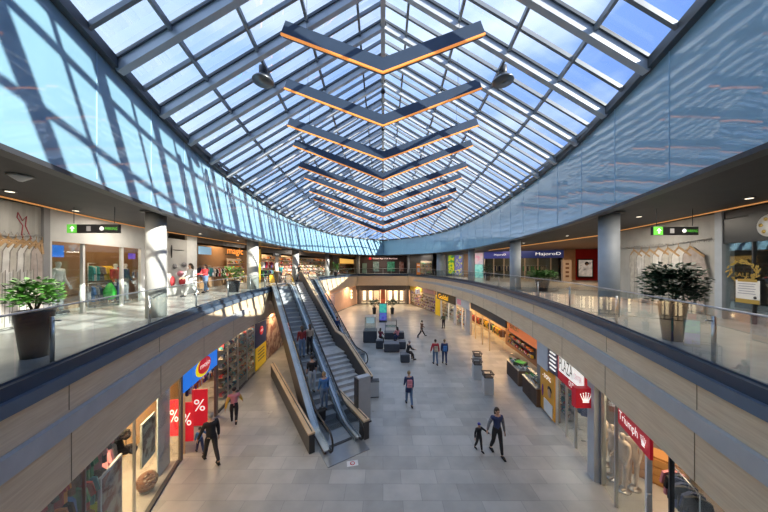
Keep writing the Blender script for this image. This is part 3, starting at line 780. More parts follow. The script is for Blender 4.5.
def shelf_goods(p0, p1, z0, levels, dz, shop, per, colours=None, depth=.3, boxmat=None, noun='boxed_product', cat='product', shelfmat=None, hb=(.12, .24)):
    """shelf unit facing the viewer with individual goods"""
    p0 = Vector(p0); p1 = Vector(p1); L = (p1-p0).length; u = (p1-p0).normalized(); n = Vector((u.y, -u.x, 0)); a = math.atan2(u.y, u.x); c = (p0+p1)/2
    o = empty('shelf_unit', (c.x, c.y, z0), a, 'tall shelf unit lined with goods in the '+shop, 'shelf', 'shelf units in the '+shop)
    MB().box((0, depth/2+.02, levels*dz/2), (L, .04, levels*dz)).build('back_panel', shelfmat or WALLB, o)
    for k in range(levels): MB().box((0, 0, k*dz+.0), (L, depth, .03)).build('shelf', shelfmat or WALLB, o)
    for k in range(levels):
        for i in range(per):
            q = random.choice(colours) if colours else random.randrange(len(PAL)); h = random.uniform(*hb)
            me = GOODS[(q, random.randrange(2))]
            t = (i+.5)/per; pp = p0.lerp(p1, t)+n*.03
            SPEC.append((me, (pp.x, pp.y, z0+k*dz+.016), a, (L/per*.85/.2, 1, min(h, dz*.85)/.2), '%s boxed product on a shelf in the %s' % (GN[q], shop), '%s goods in the %s' % (GN[q], shop)))
GOODS = {}; SPEC = []
for q, m in enumerate(PAL):
    mb = MB(); mb.box((0, 0, .1), (.2, .16, .2)); mb.box((0, -.082, .11), (.13, .006, .09), mi=1); GOODS[(q, 0)] = mb.mesh('product', [m, PAL[(q+3) % len(PAL)]])
    mb = MB(); mb.lathe([(.09, 0), (.1, .05), (.09, .14), (.04, .17), (.04, .2)], n=8); mb.box((0, -.088, .08), (.09, .02, .06), mi=1); GOODS[(q, 1)] = mb.mesh('product', [m, PAL[(q+5) % len(PAL)]])

# ------------------------------------------------------------------ people
SKINJOBS = []
def skin_obj(name, verts, edges, radii, m, parent, sub=1):
    me = bpy.data.meshes.new(name); me.from_pydata(verts, edges, []); me.materials.append(m)
    o = bpy.data.objects.new(name, me); C.objects.link(o); o.parent = parent
    sk = o.modifiers.new('Skin', 'SKIN'); sk.use_smooth_shade = True
    me.skin_vertices.new() if not me.skin_vertices else None
    for i, r in enumerate(radii):
        rr = r if isinstance(r, tuple) else (r, r); me.skin_vertices[0].data[i].radius = rr
    me.skin_vertices[0].data[0].use_root = True
    if sub: s_ = o.modifiers.new('Sub', 'SUBSURF'); s_.levels = sub; s_.render_levels = sub
    SKINJOBS.append(o); return o
def rotx(v, a): c, s = math.cos(a), math.sin(a); return Vector((v[0], v[1]*c-v[2]*s, v[1]*s+v[2]*c))
def person(name, x, y, z, rz, H, label, top, pants, legs=((.35, .1), (-.35, .5)), arms=((.3, .3), (-.3, .4)), lean=0.0, hair='short', hairm=None, skin=None, shoes=None, sit=False, coat=0.0, skirt=0.0,
           bare=False, group=None, sleeve=None, armout=(0.0, 0.0), cat='person', head_turn=0, plinth=False, hood=False, fat=1.0):
    """facing local +y. legs = (hip swing, knee bend) left/right; arms = (swing forward, elbow bend)"""
    k = H/1.72; o = empty(name, (x, y, z), rz, label, cat, group)
    sm = skin or SKIN; V = []; E = []; Rr = []; idx = {}
    def add(nm, p, r, par=None):
        V.append(tuple(Vector(p)*k)); Rr.append(tuple(q*k for q in r) if isinstance(r, tuple) else r*k); idx[nm] = len(V)-1
        if par is not None: E.append((idx[par], idx[nm]))
        return Vector(p)
    hipz = .93
    legsP = []; mins = []
    for i, s in enumerate((-1, 1)):
        sw, kb = legs[i]
        hip = Vector((s*.095, 0, hipz-.03)); d1 = rotx((0, 0, -1), sw); knee = hip+d1*.43; d2 = rotx((0, 0, -1), sw-kb); ank = knee+d2*.41
        f = rotx((0, 1, 0), (sw-kb)*.6 if not sit else 0); toe = ank+f*.16+Vector((0, 0, -.04)); legsP.append((hip, knee, ank, toe, ank+f*-.05+Vector((0, 0, -.04)))); mins.append(min(ank.z-.075, toe.z-.035))
    dz = -min(mins) if not sit else -min(mins)
    sh = Vector((0, 0, dz))
    T = lambda p: Vector((p[0], p[1]+math.sin(lean)*max(0, p[2]-hipz), hipz+(p[2]-hipz)*math.cos(lean))) if p[2] > hipz else Vector(p)
    S = lambda p: T(p)+sh
    add('pelvis', S((0, 0, hipz)), (.135, .10)); add('waist', S((0, 0, 1.10)), (.118, .088), 'pelvis'); add('chest', S((0, .0, 1.29)), (.145, .105), 'waist'); add('uchest', S((0, 0, 1.39)), (.11, .08), 'chest')
    add('neck', S((0, .0, 1.47)), .05, 'uchest'); add('chin', S((0, .03, 1.535)), (.058, .062), 'neck'); add('face', S((0, .02, 1.60)), (.075, .09), 'chin'); add('crown', S((0, .01, 1.675)), (.062, .075), 'face')
    armP = []
    for i, s in enumerate((-1, 1)):
        nm = 'LR'[i]; hip, knee, ank, toe, heel = [q+sh for q in legsP[i]]
        add('hip'+nm, hip, .088, 'pelvis'); add('mid'+nm, hip.lerp(knee, .5), .072, 'hip'+nm); add('knee'+nm, knee, .055, 'mid'+nm); add('calf'+nm, knee.lerp(ank, .35), .055, 'knee'+nm); add('ank'+nm, ank, .036, 'calf'+nm); add('toe'+nm, toe, (.035, .028), 'ank'+nm)
        sw, eb = arms[i]; shd = S((s*.175, 0, 1.395)); d1 = rotx((s*(.10+armout[i]), 0, -1), sw).normalized(); elb = shd+d1*.29; d2 = rotx((s*(.02+armout[i]*.6), 0, -1), sw+eb).normalized(); wr = elb+d2*.25
        add('sh'+nm, shd, .058, 'uchest'); add('elb'+nm, elb, .040, 'sh'+nm); add('wr'+nm, wr, .027, 'elb'+nm); palm = wr+d2*.07; add('palm'+nm, palm, (.034, .022), 'wr'+nm)
        armP.append((shd, elb, wr, d2))
        fx = Vector((0, 1, 0)); fx = (fx-d2*fx.dot(d2)).normalized(); inn = Vector((-s, 0, 0))
        for j in range(4):
            b = palm+fx*(.027-.018*j)+d2*.02; ln = (.062, .072, .066, .05)[j]; m_ = b+d2*ln*.55+inn*.008; e = m_+(d2+inn*.6).normalized()*ln*.5
            add('f%s%d' % (nm, j), b, .009, 'palm'+nm); add('g%s%d' % (nm, j), m_, .0085, 'f%s%d' % (nm, j)); add('h%s%d' % (nm, j), e, .007, 'g%s%d' % (nm, j))
        tb = wr+d2*.03+fx*.035; add('t%s' % nm, tb, .011, 'palm'+nm); add('u%s' % nm, tb+(d2+fx*.7+inn*.3).normalized()*.045, .009, 't'+nm)
    body = skin_obj('body', V, E, Rr, sm, o, 1)
    def sub(name, chain, m, grow, kmul=1.0):
        """chain: list of (nodes list) edges among named nodes"""
        names = []; ed = []
        for a, b in chain:
            for q in (a, b):
                if q not in names: names.append(q)
            ed.append((names.index(a), names.index(b)))
        vs = [V[idx[q]] for q in names]; rr = []
        for q in names:
            r = Rr[idx[q]]; r = r if isinstance(r, tuple) else (r, r); rr.append(tuple(t*grow+.008 for t in r))
        return skin_obj(name, vs, ed, rr, m, o, 1)
    if not bare:
        ch = [('waist', 'pelvis'), ('waist', 'chest'), ('chest', 'uchest')]
        t = sub('top', ch+[('uchest', 'shL'), ('shL', 'elbL'), ('uchest', 'shR'), ('shR', 'elbR')]+([('elbL', 'wrL'), ('elbR', 'wrR')] if not sleeve else []), top, 1.2*fat)
        if sleeve and sleeve != 'bare':
            for nm in 'LR': sub('sleeve', [('shL'.replace('L', nm), 'elb'+nm), ('elb'+nm, 'wr'+nm)], sleeve, 1.25)
        sub('trousers', [('pelvis', 'waist'), ('pelvis', 'hipL'), ('hipL', 'midL'), ('midL', 'kneeL'), ('kneeL', 'calfL'), ('calfL', 'ankL'), ('pelvis', 'hipR'), ('hipR', 'midR'), ('midR', 'kneeR'), ('kneeR', 'calfR'), ('calfR', 'ankR')], pants, 1.16)
        for i in range(2):
            hip, knee, ank, toe, heel = [Vector(q)+sh for q in legsP[i]]; f = (toe-ank); f.z = 0; f.normalize()
            mb = MB(); a = math.atan2(f.y, f.x); c = (ank+toe)/2; mb.ball((0, 0, 0), (.135*k, .05*k, .045*k)); mb.box((0, 0, -.035*k), (.25*k, .08*k, .02*k))
            s_ = mb.build('shoe', shoes or CL['black'], o); s_.location = (c-Vector((0, 0, .01)))*k; s_.rotation_euler = (0, 0, a)
        if coat:
            zc = 1.0; MB().lathe([(.155, .12), (.165, 0), (.19, -coat)], n=14, sy=.78).build('coat_skirt', top, o, loc=tuple(S((0, 0, 1.0))*k)).scale = (k, k, k)
        if skirt:
            MB().lathe([(.14, .08), (.17, -.1), (.22, -skirt)], n=14, sy=.85).build('skirt', pants, o, loc=tuple(S((0, 0, .98))*k)).scale = (k, k, k)
    if hair != 'none':
        hm = hairm or mat('hair_brown', (.06, .035, .02), .6); hp = S((0, .012, 1.625))
        mb = MB(); mb.ball((0, -.018, .028), (.088, .10, .095), n=12, m=8)
        mb.v = [(vx, min(vy, .055) if vz < .06 else vy, max(vz, -.01) if vy > .0 else vz) for vx, vy, vz in mb.v]
        if hair == 'long': mb.tube([(0, -.05, .02), (0, -.085, -.06), (0, -.09, -.16), (0, -.075, -.24)], [.075, .08, .07, .035], 8)
        if hair == 'bun': mb.ball((0, -.10, .08), .045)
        if hair == 'tail': mb.tube([(0, -.09, .05), (0, -.14, 0), (0, -.13, -.12)], [.03, .03, .012], 6)
        if hair == 'cap': mb.lathe([(.10, .03), (.098, .06), (.07, .11), (.02, .125)], n=12)
        h = mb.build('hair' if hair != 'cap' else 'hat', hm, o); h.location = hp*k; h.scale = (k, k, k)
    hp = S((0, .02, 1.60))
    if not plinth:
        for s in (-1, 1):
            e = MB().ball((0, 0, 0), .011*k, n=6, m=4).build('eye', BLACK, o); e.location = (hp+Vector((s*.03, .086, .01)))*k
        mm = MB().box((0, 0, 0), (.04*k, .01*k, .008*k)).build('mouth', mat('lips', (.4, .1, .1), .5), o); mm.location = (hp+Vector((0, .078, -.055)))*k
        for s in (-1, 1):
            e = MB().ball((0, 0, 0), (.012*k, .02*k, .03*k), n=6, m=4).build('ear', sm, o); e.location = (hp+Vector((s*.078, -.005, .0)))*k
        e = MB().add([(-.014, 0, -.02), (.014, 0, -.02), (0, .028, -.018), (0, .0, .03)], [(0, 1, 2), (0, 2, 3), (1, 3, 2)]).build('nose', sm, o); e.location = (hp+Vector((0, .085, -.01)))*k; e.scale = (k, k, k)
    if plinth: MB().lathe([(.2, -.03), (.2, -.005)], n=20).build('base_plate', BRUSH, o)
    o['seat_dz'] = dz
    return o
HB = mat('hair_brown', (.06, .035, .02), .6); HK = mat('hair_black', (.015, .012, .012), .5); HY = mat('hair_blond', (.32, .22, .11), .6); HG = mat('hair_grey', (.3, .28, .27), .6); HR = mat('hair_red', (.22, .05, .02), .6)
def at(px, py, z=0): p = hit(px, py, z); return p.x, p.y, z
WALK = ((.42, .15), (-.38, .35)); STAND = ((.04, 0), (-.04, 0))
person('person', *at(234, 424.5), .5, 1.70, 'person in pink top with yellow sleeves striding past the left shop windows', CL['pink'], CL['black'], ((.45, .1), (-.5, 1.1)), ((-.5, .2), (.4, .3)), .08, 'bun', HK, sleeve=CL['yellow'], armout=(.28, .28))
person('person', *at(211, 461.5), .9, 1.80, 'man in black jacket leading a small child by the hand', CL['black'], CL['black'], WALK, ((.2, .2), (-.2, .2)), .05, 'short', HG, fat=1.08, armout=(.3, .05))
person('person', *at(200, 453), .9, 1.0, 'small child in blue top holding the hand of the man in black', CL['blue'], CL['navy'], WALK, ((.2, .3), (.5, .2)), .05, 'short', HB, armout=(.0, .5))
person('person', *at(497, 454.5), PI+.1, 1.76, 'long-haired woman in dark waistcoat walking hand in hand with a child', CL['navy'], CL['black'], ((.25, .05), (-.2, .3)), ((.1, .1), (-.15, .15)), .0, 'long', HB, sleeve=CL['grey'], armout=(.1, .35))
person('person', *at(479, 450.5), PI+.3, 1.06, 'small child in black with blue cap holding the woman\'s hand', CL['black'], CL['black'], ((.2, .05), (-.2, .3)), ((1.0, .3), (.0, .2)), .0, 'cap', mat('cap_blue', (.06, .06, .4), .6), armout=(.7, .3))
person('person', *at(409, 405), .1, 1.74, 'blond woman in dark coat walking away with a pink backpack', CL['navy'], CL['jeans'], ((.25, .05), (-.25, .35)), ((.2, .6), (-.1, .3)), .02, 'bun', HY, coat=.30)
p = hit(409, 405, 0)
def backpack(px, py, z0, rz, m, label, back=.17):
    p = hit(px, py, 0) if not isinstance(px, Vector) else px
    o = empty('backpack', (p.x+math.sin(rz)*back, p.y-math.cos(rz)*back, p.z+z0), rz, label, 'backpack')
    b = MB().box((0, 0, .2), (.27, .13, .40)).build('bag_body', m, o); mo = b.modifiers.new('b', 'BEVEL'); mo.width = .05; mo.segments = 3
    b = MB().box((0, -.08, .13), (.2, .06, .18)).build('front_pocket', m, o); mo = b.modifiers.new('b', 'BEVEL'); mo.width = .02
    MB().tube([(0, -.02, .4), (0, -.03, .45), (0, .03, .45), (0, .03, .4)], .01, 5).build('top_handle', BLACK, o)
    for s in (-1, 1): MB().tube([(s*.09, .06, .38), (s*.11, .14, .44), (s*.12, .2, .42)], .012, 5).build('strap', BLACK, o)
backpack(409, 405, .98, .1, CL['pink'], 'pink backpack on the back of the blond woman', .2)
person('person', *at(435.4, 364.5), .05, 1.78, 'person in red jacket walking away beside the blue backpack', CL['red'], CL['jeans'], ((.15, .05), (-.15, .2)), ((.1, .2), (-.1, .2)), .0, 'short', HB, fat=1.12, armout=(.2, .1))
backpack(435.4, 364.5, .98, .05, CL['beige'], 'beige backpack on the red-jacketed person', .2)
person('person', *at(444.5, 364), -.05, 1.76, 'person in dark blue coat walking away beside the red jacket', CL['navy'], CL['navy'], ((.15, .05), (-.15, .2)), ((.1, .2), (-.1, .2)), .0, 'short', HY, fat=1.12)
backpack(444.5, 364, .98, -.05, CL['blue'], 'bright blue backpack on the dark-coated person', .2)
person('person', *at(421.5, 337), -1.2, 1.74, 'dark-clad man striding across the middle of the hall', CL['brown'], CL['black'], ((.62, .1), (-.55, .25)), ((.4, .7), (-.4, .3)), .08, 'short', HK)
person('person', *at(443.5, 328.5), .3, 1.72, 'person in olive jacket standing by the yellow shop sign', mat('cloth_olive', (.13, .15, .08), .8), CL['black'], STAND, ((.2, .8), (.0, .1)), 0, 'short', HY)
def sitting(px, py, rz, h, *a, **k):
    p = hit(px, py, 0)
    return person('person', p.x, p.y, 0, rz, h, *a, legs=((1.35, 1.35), (1.2, 1.0)), arms=((.55, .7), (.5, .8)), sit=True, **k)
sitting(407.5, 360.5, -1.15, 1.75, 'man in black seated on the front block bench with outstretched legs', CL['black'], CL['black'], hair='short', hairm=HG, lean=.25)
sitting(380.5, 344, -.4, 1.7, 'person in dark red seated left of the open-frame display', mat('cloth_wine', (.18, .02, .06), .8), CL['black'], hair='long', hairm=HB)
sitting(397.5, 342.5, .4, 1.7, 'person in striped light top seated right of the open-frame display', CL['pink'], CL['navy'], hair='long', hairm=HK)
# riders on the near escalator
def rider(a, b, rz, h, label, top, pants, **k):
    A_ = k.pop('a0', 0); B_ = k.pop('b0', 0)
    z = round(((a-A1)/RUN*UF)/.2309)*.2309+.035
    p = loc(a+A_, b+B_, z)
    return person('person', p.x, p.y, z, ANG+rz, h, label, top, pants, STAND, k.pop('arms', ((.15, .4), (.1, .2))), **k), p
rider(1.8, -.05, 0, 1.74, 'person in blue hooded jacket, lowest rider on the near escalator', CL['blue'], CL['jeans'], hair='short', hairm=HY)
rider(2.8, -.29, 0, 1.78, 'man in black T-shirt and pale jeans on the near escalator', CL['black'], mat('cloth_palejeans', (.35, .43, .52), .8), hair='short', hairm=HK, sleeve='bare')
rider(4.6, -.28, 0, 1.70, 'woman in dark red jacket and jeans on the near escalator', mat('cloth_darkred', (.25, .03, .035), .8), CL['jeans'], hair='long', hairm=HB)
rider(4.9, .24, 0, 1.68, 'woman in pale jacket and black trousers on the near escalator', CL['beige'], CL['black'], hair='long', hairm=HB)
rider(3.2, .0, PI, 1.72, 'dark-clad rider on the far escalator', CL['navy'], CL['black'], hair='short', hairm=HK, a0=6.8, b0=4.05)
q = loc(1.45, -.30, round(((1.45-A1)/RUN*UF)/.2309)*.2309+.05)
o = empty('shopping_bag', (q.x, q.y, q.z), ANG, 'dark bag standing on the escalator step behind the lowest rider', 'bag')
b = MB().box((0, 0, .25), (.34, .26, .5)).build('bag_body', CL['black'], o); mo = b.modifiers.new('b', 'BEVEL'); mo.width = .04
MB().tube([(-.1, 0, .5), (-.08, 0, .62), (.08, 0, .62), (.1, 0, .5)], .012, 6).build('handle', CHAR, o)
# upper floor people
person('person', *at(190.5, 296.3, UF), 2.6, 1.78, 'woman in white jacket and white trousers walking on the left balcony', CL['white'], CL['white'], ((.4, .1), (-.35, .3)), ((.3, .8), (.2, .9)), 0, 'long', HB)
person('person', *at(205.3, 292.5, UF), 2.9, 1.70, 'woman in dark red cardigan walking on the left balcony', CL['red'], CL['jeans'], ((.2, .1), (-.2, .3)), ((.5, 1.0), (.5, 1.0)), 0, 'long', HB, fat=1.05)
for i, (a, b) in enumerate(((18.0, 3.1), (17.6, 1.2))):
    p = loc(a, b, UF); person('person', p.x, p.y, UF, 2.5+i*.4, 1.74, ['dark-clad person at the head of the staircase, nearer one', 'dark-clad person in teal near the far escalator head'][i], [CL['black'], CL['teal']][i], CL['black'], WALK, hair='short', hairm=HK)

# ------------------------------------------------------------------ posters and banners of clothes
def clothes_banner(p0, p1, z0, z1, label, hang0, hang1, sketch=None, n=6, rz_top=.6, hw=.62):
    p0 = Vector(p0); p1 = Vector(p1); L = (p1-p0).length; H = z1-z0; c = (p0+p1)/2; u = udir(p0, p1); ang = math.atan2(u[1], u[0])
    o = empty('clothes_banner', (c.x, c.y, z0), ang, label, 'banner')
    cloth = mat('banner_cloth', (.40, .39, .37), .7, var=.12, scale=1.2)
    mb = MB(); seg = 24
    vs = []
    for i in range(seg+1):
        x = -L/2+L*i/seg; yy = .015*math.sin(i*1.7); vs += [(x, yy, 0), (x, yy, H)]
    mb.add(vs, [(i*2, i*2+2, i*2+3, i*2+1) for i in range(seg)]); mb.build('printed_sheet', cloth, o)
    rl = mat('print_grey', (.33, .32, .31), .6); gm = [mat('print_linen', (.46, .43, .38), .8, var=.2, scale=5), mat('print_white', (.60, .58, .55), .8, var=.15, scale=5), mat('print_taupe', (.38, .32, .29), .8, var=.2, scale=5)]
    zr = H*.74; dk = mat('print_shadow', (.20, .18, .165), .8)
    MB().tube([(-L/2+.1, -.03, zr), (0, -.03, zr-.06), (L/2-.1, -.03, zr+.08)], .014, 5).build('printed_rail', rl, o)
    for i in range(int(L/.16)):
        x = -L/2+.15+i*.16; MB().tube([(x, -.035, zr-.03), (x+.05, -.035, zr+.07), (x+.1, -.035, zr-.02)], .007, 4).build('printed_hook', rl, o)
    for i in range(n):
        t = hang0+(hang1-hang0)*(i+.5)/n; x = -L/2+L*t; zc = zr-.12-random.uniform(0, .05); tl = rz_top*random.uniform(.8, 1.15); w = hw
        g = MB(); y_ = -.03-.006*i; zt = zc-.03; bl = .05+.12*random.random()
        out = [(x-.16, zt-.08), (x+.05, zt-.02), (x+w*.8, zt-w*tl*.95), (x+w+.05, zt-w*tl*1.2-.55), (x+w-.08, zt-w*tl-.62), (x+w-.14, bl), (x-.24, bl), (x-.22, zt-.75), (x-.32, zt-.85), (x-.28, zt-.28)]
        cl = lambda q: [(max(-L/2+.03, min(L/2-.03, a)), y_, b) for a, b in q]
        g.add([(a-.02 if a < x else a+.02, b_+.002, c_+.02) for a, b_, c_ in cl(out)], [tuple(range(len(out)))]); g.build('printed_shadow', dk, o)
        g = MB(); g.add(cl(out), [tuple(range(len(out)))]); g.build('printed_shirt', gm[2 if i == n-1 else i % 2], o)
        mb = MB(); mb.tube([(x, y_-.01, zr+.0), (x+.02, y_-.01, zr-.03), (x, y_-.01, zc+.02)], .008, 4)
        mb.bar((x-.02, y_-.006, zc+.03), (min(L/2-.05, x+w*.85), y_-.006, zc-w*tl*.9), .01, .075); mb.bar((x+.02, y_-.006, zc+.03), (max(-L/2+.05, x-.2), y_-.006, zc-.2), .01, .06); mb.build('printed_hanger', HANG, o)
        f = MB(); f.tube([(x+.03, y_-.006, zt-.3), (x+.05, y_-.006, zt-.6), (x+.04, y_-.006, bl+.1)], .008, 4); f.tube([(x+.2, y_-.006, zt-.5), (x+.22, y_-.006, bl+.1)], .006, 4); f.build('printed_fold', rl, o)
    if sketch:
        r = mat('sketch_red', (.35, .05, .07), .6); x0 = -L/2+L*sketch
        pts = [(x0-.1, -.03, H*.92), (x0+.02, -.03, H*.86), (x0+.13, -.03, H*.9), (x0+.1, -.03, H*.82), (x0+.26, -.03, H*.72), (x0+.1, -.03, H*.66), (x0, -.03, H*.74), (x0+.03, -.03, H*.82), (x0-.12, -.03, H*.88)]
        MB().tube(pts, .011, 5, closed=True).build('red_line_drawing', r, o)
    return o
a, b = on(-22, SL, -1), on(41, SL, -1)
clothes_banner(a, b, UF+.02, UC-.04, 'white banner printed with hanging pale shirts, far left wall', .1, 1.0, .62, 8)
a, b = on(619, SR, 1), on(716, SR, 1)
clothes_banner(a, b, UF+.02, UC-.05, 'white banner printed with shirts on wooden hangers, right wall behind shrub', .18, .88, None, 7)
MB
# wall pieces upper left
def uwall(px0, px1, fn, s, z0, z1, m, nm, t=.12, off=0.0): return PB(nm, on(px0, fn, s), on(px1, fn, s), z0, z1, m, t=t, off=off, kind='structure')
tn = [21]
def T_(): tn[0] += 1; return 'trim_%d' % tn[0]
uwall(41.5, 48, SL, -1, UF, UC, WALLG, T_(), .25, .05)
uwall(48, 146, SL, -1, UF+2.42, UC-.02, WALLW, T_())
uwall(48, 52, SL, -1, UF, UF+2.42, WALLW, T_()); uwall(141, 150, SL, -1, UF, UF+2.42, WALLW, T_())
for px in (83, 121.5): uwall(px, px+2.2, SL, -1, UF, UF+2.42, WALLW, T_(), .08)
def shopwin(px0, px1, fn, s, z0, z1, label, m=GL_SHOP): return tag(PB('shop_window', on(px0, fn, s, .03), on(px1, fn, s, .03), z0, z1, m, t=.02), label, 'window')
shopwin(52, 83, SL, -1, UF+.02, UF+2.4, 'shop window pane with white mannequins, left balcony, left pane')
shopwin(85.2, 121.5, SL, -1, UF+.02, UF+2.4, 'shop window pane showing yellow shirts, left balcony')
shopwin(123.7, 141, SL, -1, UF+.02, UF+2.4, 'narrow shop window pane with small blue sign, left balcony')
uwall(150, 168, SL, -1, UF, UC, WALLW, T_()); uwall(187, 197, SL, -1, UF, UC, WALLW, T_())
a, b = on(168, SL, -1), on(187, SL, -1)
o = PB('photo_banner', a, b, UF, UC-.3, mat('banner_cloth', (.6, .58, .55)), t=.05); tag(o, 'pale banner with red clothes print right of the nearest left column', 'banner')
L = (b-a).length; u = udir(a, b); uu = Vector((u[0], u[1], 0)); nn = Vector((uu.y, -uu.x, 0))
for (fx, fz, w, h, m) in ((-.3, .8, .35, .55, 'red'), (.2, .75, .5, .5, 'red'), (-.2, 1.6, .3, .3, 'grey'), (.3, 1.7, .4, .25, 'grey'), (.1, 1.2, .5, .3, 'pink'), (-.35, 2.4, .06, .7, 'black'), (0, 2.5, .9, .03, 'black')):
    mb = MB(); mb.lathe([(.5, -.01), (.5, .01)], n=12); q = mb.build('printed_motif', CL[m], o); q.rotation_euler = (PI/2, 0, math.atan2(u[1], u[0])); q.scale = (w, h, 1); q.location = uu*fx*L+nn*.035+Vector((0, 0, fz))
# clothing shop interior on upper left (px 50-141)
def interior(px0, px1, fn, s, depth, z0, z1, m, name=None):
    a, b = on(px0, fn, s, depth), on(px1, fn, s, depth); PB(T_(), a, b, z0, z1, m, t=.1, kind='structure'); return a, b
DIV = mat('shop_inner_wall', (.42, .33, .22), .6)
a, b = interior(30, 150, SL, -1, 3.2, UF, UC-.3, mat('yellow_inner', (.70, .45, .06), .6))
for px in (44, 146): PB(T_(), on(px, SL, -1, 3.2), on(px, SL, -1, .2), UF, UC-.3, DIV, t=.08, kind='structure')
P0, P1 = on(88, SL, -1, 1.2), on(118, SL, -1, 1.2)
idn = {n: i for i, n in enumerate(GN)}
shop = 'clothing shop on the left balcony'
rack(P0, P0.lerp(P1, .33), UF+1.75, shop, [idn['grey'], idn['white'], idn['teal']], 6)
rack(P0.lerp(P1, .38), P0.lerp(P1, .7), UF+1.75, shop, [idn['yellow']], 6)
rack(P0.lerp(P1, .75), P1, UF+1.75, shop, [idn['red'], idn['navy']], 5)
rack(on(88, SL, -1, .8), on(108, SL, -1, .8), UF+.95, shop, [idn['navy'], idn['black'], idn['blue'], idn['grey']], 12)
rack(on(56, SL, -1, 1.6), on(80, SL, -1, 1.6), UF+1.4, shop, [idn['navy'], idn['jeans'], idn['black']], 10)
rack(on(126, SL, -1, 1.3), on(139, SL, -1, 1.3), UF+1.5, shop, [idn['brown'], idn['orange'], idn['navy']], 7)
def mann(px, fn, s, off, z, rz, h, label, top, pants, group=None, bare=False, skin=None, yshift=0):
    p = on(px, fn, s, off); return person('mannequin', p.x, p.y, z, rz, h, label, top, pants, STAND, ((.1, .4), (-.1, .5)), hair='none', skin=skin or mat('mannequin_white', (.7, .68, .65), .4), plinth=True, cat='mannequin', bare=bare)
mann(57.5, SL, -1, .5, UF+.05, -1.2, 1.78, 'white mannequin in pale jacket in the left balcony window', CL['white'], CL['grey'])
mann(115, SL, -1, .5, UF+.05, -1.2, 1.72, 'white mannequin in red jacket in the left balcony window', CL['red'], CL['navy'])
mann(125, SL, -1, .5, UF+.05, -1.2, 1.72, 'white mannequin in navy top in the left balcony window', CL['navy'], CL['grey'])
p = on(110, SL, -1, .35); o = tag(MB().lathe([(.05, 0), (.19, .1), (.2, .35), (.12, .55), (.04, .7)], n=14).build('draped_dress', mat('bright_green', (.02, .5, .05), .6)), 'bright green draped dress beside the red-jacketed mannequin', 'garment'); o.location = (p.x, p.y, UF+.25)
o = PB('shop_sign', on(52, SL, -1, .5), on(64, SL, -1, .5), UF+1.95, UF+2.35, BLUE, t=.04); tag(o, 'small blue sign inside the left balcony shop window', 'sign')
o = PB('shop_sign', on(129, SL, -1, .3), on(135.5, SL, -1, .3), UF+1.95, UF+2.2, mat('violet', (.1, .05, .4), .4, emit=.8), t=.04); tag(o, 'small violet sign inside the narrow left balcony window', 'sign')
# wooden opening above door
a, b = on(90, SL, -1), on(119, SL, -1)
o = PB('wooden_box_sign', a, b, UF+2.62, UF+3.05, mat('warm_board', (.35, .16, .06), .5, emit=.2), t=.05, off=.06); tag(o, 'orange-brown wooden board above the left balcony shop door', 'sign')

# direction signs hanging under the ceiling
def dirsign(x, y, z, w, label, flip=False):
    o = empty('direction_sign', (x, y, z), 0, label, 'sign')
    MB().box((0, 0, .16), (w, .08, .25)).build('sign_body', BLACK, o); MB().box((-w/2+.14, -.045, .16), (.28, .01, .25)).build('green_field', GREENL, o)
    mb = MB(); cx = -w/2+.16; mb.add([(cx-.08, -.055, .16), (cx+.0, -.055, .24), (cx+.08, -.055, .16), (cx+.03, -.055, .16), (cx+.03, -.055, .08), (cx-.03, -.055, .08), (cx-.03, -.055, .16)], [(0, 2, 1), (6, 5, 4, 3)]); mb.build('arrow_mark', WTXT, o)
    MB().lathe([(.06, -.005), (.06, .005)], n=14).build('round_pictogram', WTXT, o, loc=(.18*w, -.05, .16)).rotation_euler = (PI/2, 0, 0)
    MB().box((-.12, -.045, .16), (.12, .01, .14)).build('pictogram', mat('pict', (.4, .4, .42), .5), o)
    text('PARKING', o, (.36*w, 0, .16), (1, 0), .24*w, .08, GREENL, .046)
    for s in (-1, 1): MB().tube([(s*w*.4, 0, .32), (s*w*.4, 0, UC-z)], .008, 5).build('hanger_rod', CHAR, o)
dirsign(-8.57, 7.6, CAMZ+.90, 1.51, 'black and green hanging direction sign on the left balcony')
dirsign(8.88, 7.8, CAMZ+.86, 1.37, 'black and green hanging direction sign before the right banner')

# ------------------------------------------------------------------ upper left shops farther away
uwall(197, 245, SL, -1, UC-.35, UC-.02, DKBR, T_())
interior(190, 262, SL, -1, 3.0, UF, UC-.3, mat('dark_inner', (.10, .075, .06), .6))
o = PB('shop_sign', on(199, SL, -1, .1), on(211.5, SL, -1, .1), UF+2.35, UF+2.85, mat('pale_blue_sign', (.25, .45, .65), .4, emit=.35), t=.06); tag(o, 'pale blue box sign above the shop behind the two women', 'sign')
a, b = on(226, SL, -1, -.05), on(243, SL, -1, -.05)
o = PB('shop_sign', a, b, UF+2.4, UF+2.45, BLACK, t=.05); tag(o, 'glowing orange letters reading magic above the left balcony shop', 'sign')
text('magic', o, (0, 0, .26), udir(a, b), (b-a).length*.92, .62, ORGT, .05)
shop = 'shop behind the two women'
a, b = on(199, SL, -1, 1.0), on(211, SL, -1, 1.0); rack(a, b, UF+1.6, shop, [idn['jeans'], idn['navy'], idn['teal'], idn['white']], 12)
a, b = on(213, SL, -1, 1.4), on(228, SL, -1, 1.4); rack(a, b, UF+1.5, shop, [idn['black'], idn['red'], idn['white'], idn['green']], 14)
a, b = on(229, SL, -1, 1.2), on(243, SL, -1, 1.2); shelf_goods(a, b, UF+.1, 5, .42, shop, 9, [idn['orange'], idn['brown'], idn['beige'], idn['black']])
a, b = on(212, SL, -1, 2.0), on(240, SL, -1, 2.0); o = PB('light_panel', a, b, UF+2.1, UF+2.3, LEDW, t=.05); tag(o, 'warm orange light band deep in the shop behind the two women', 'lamp')
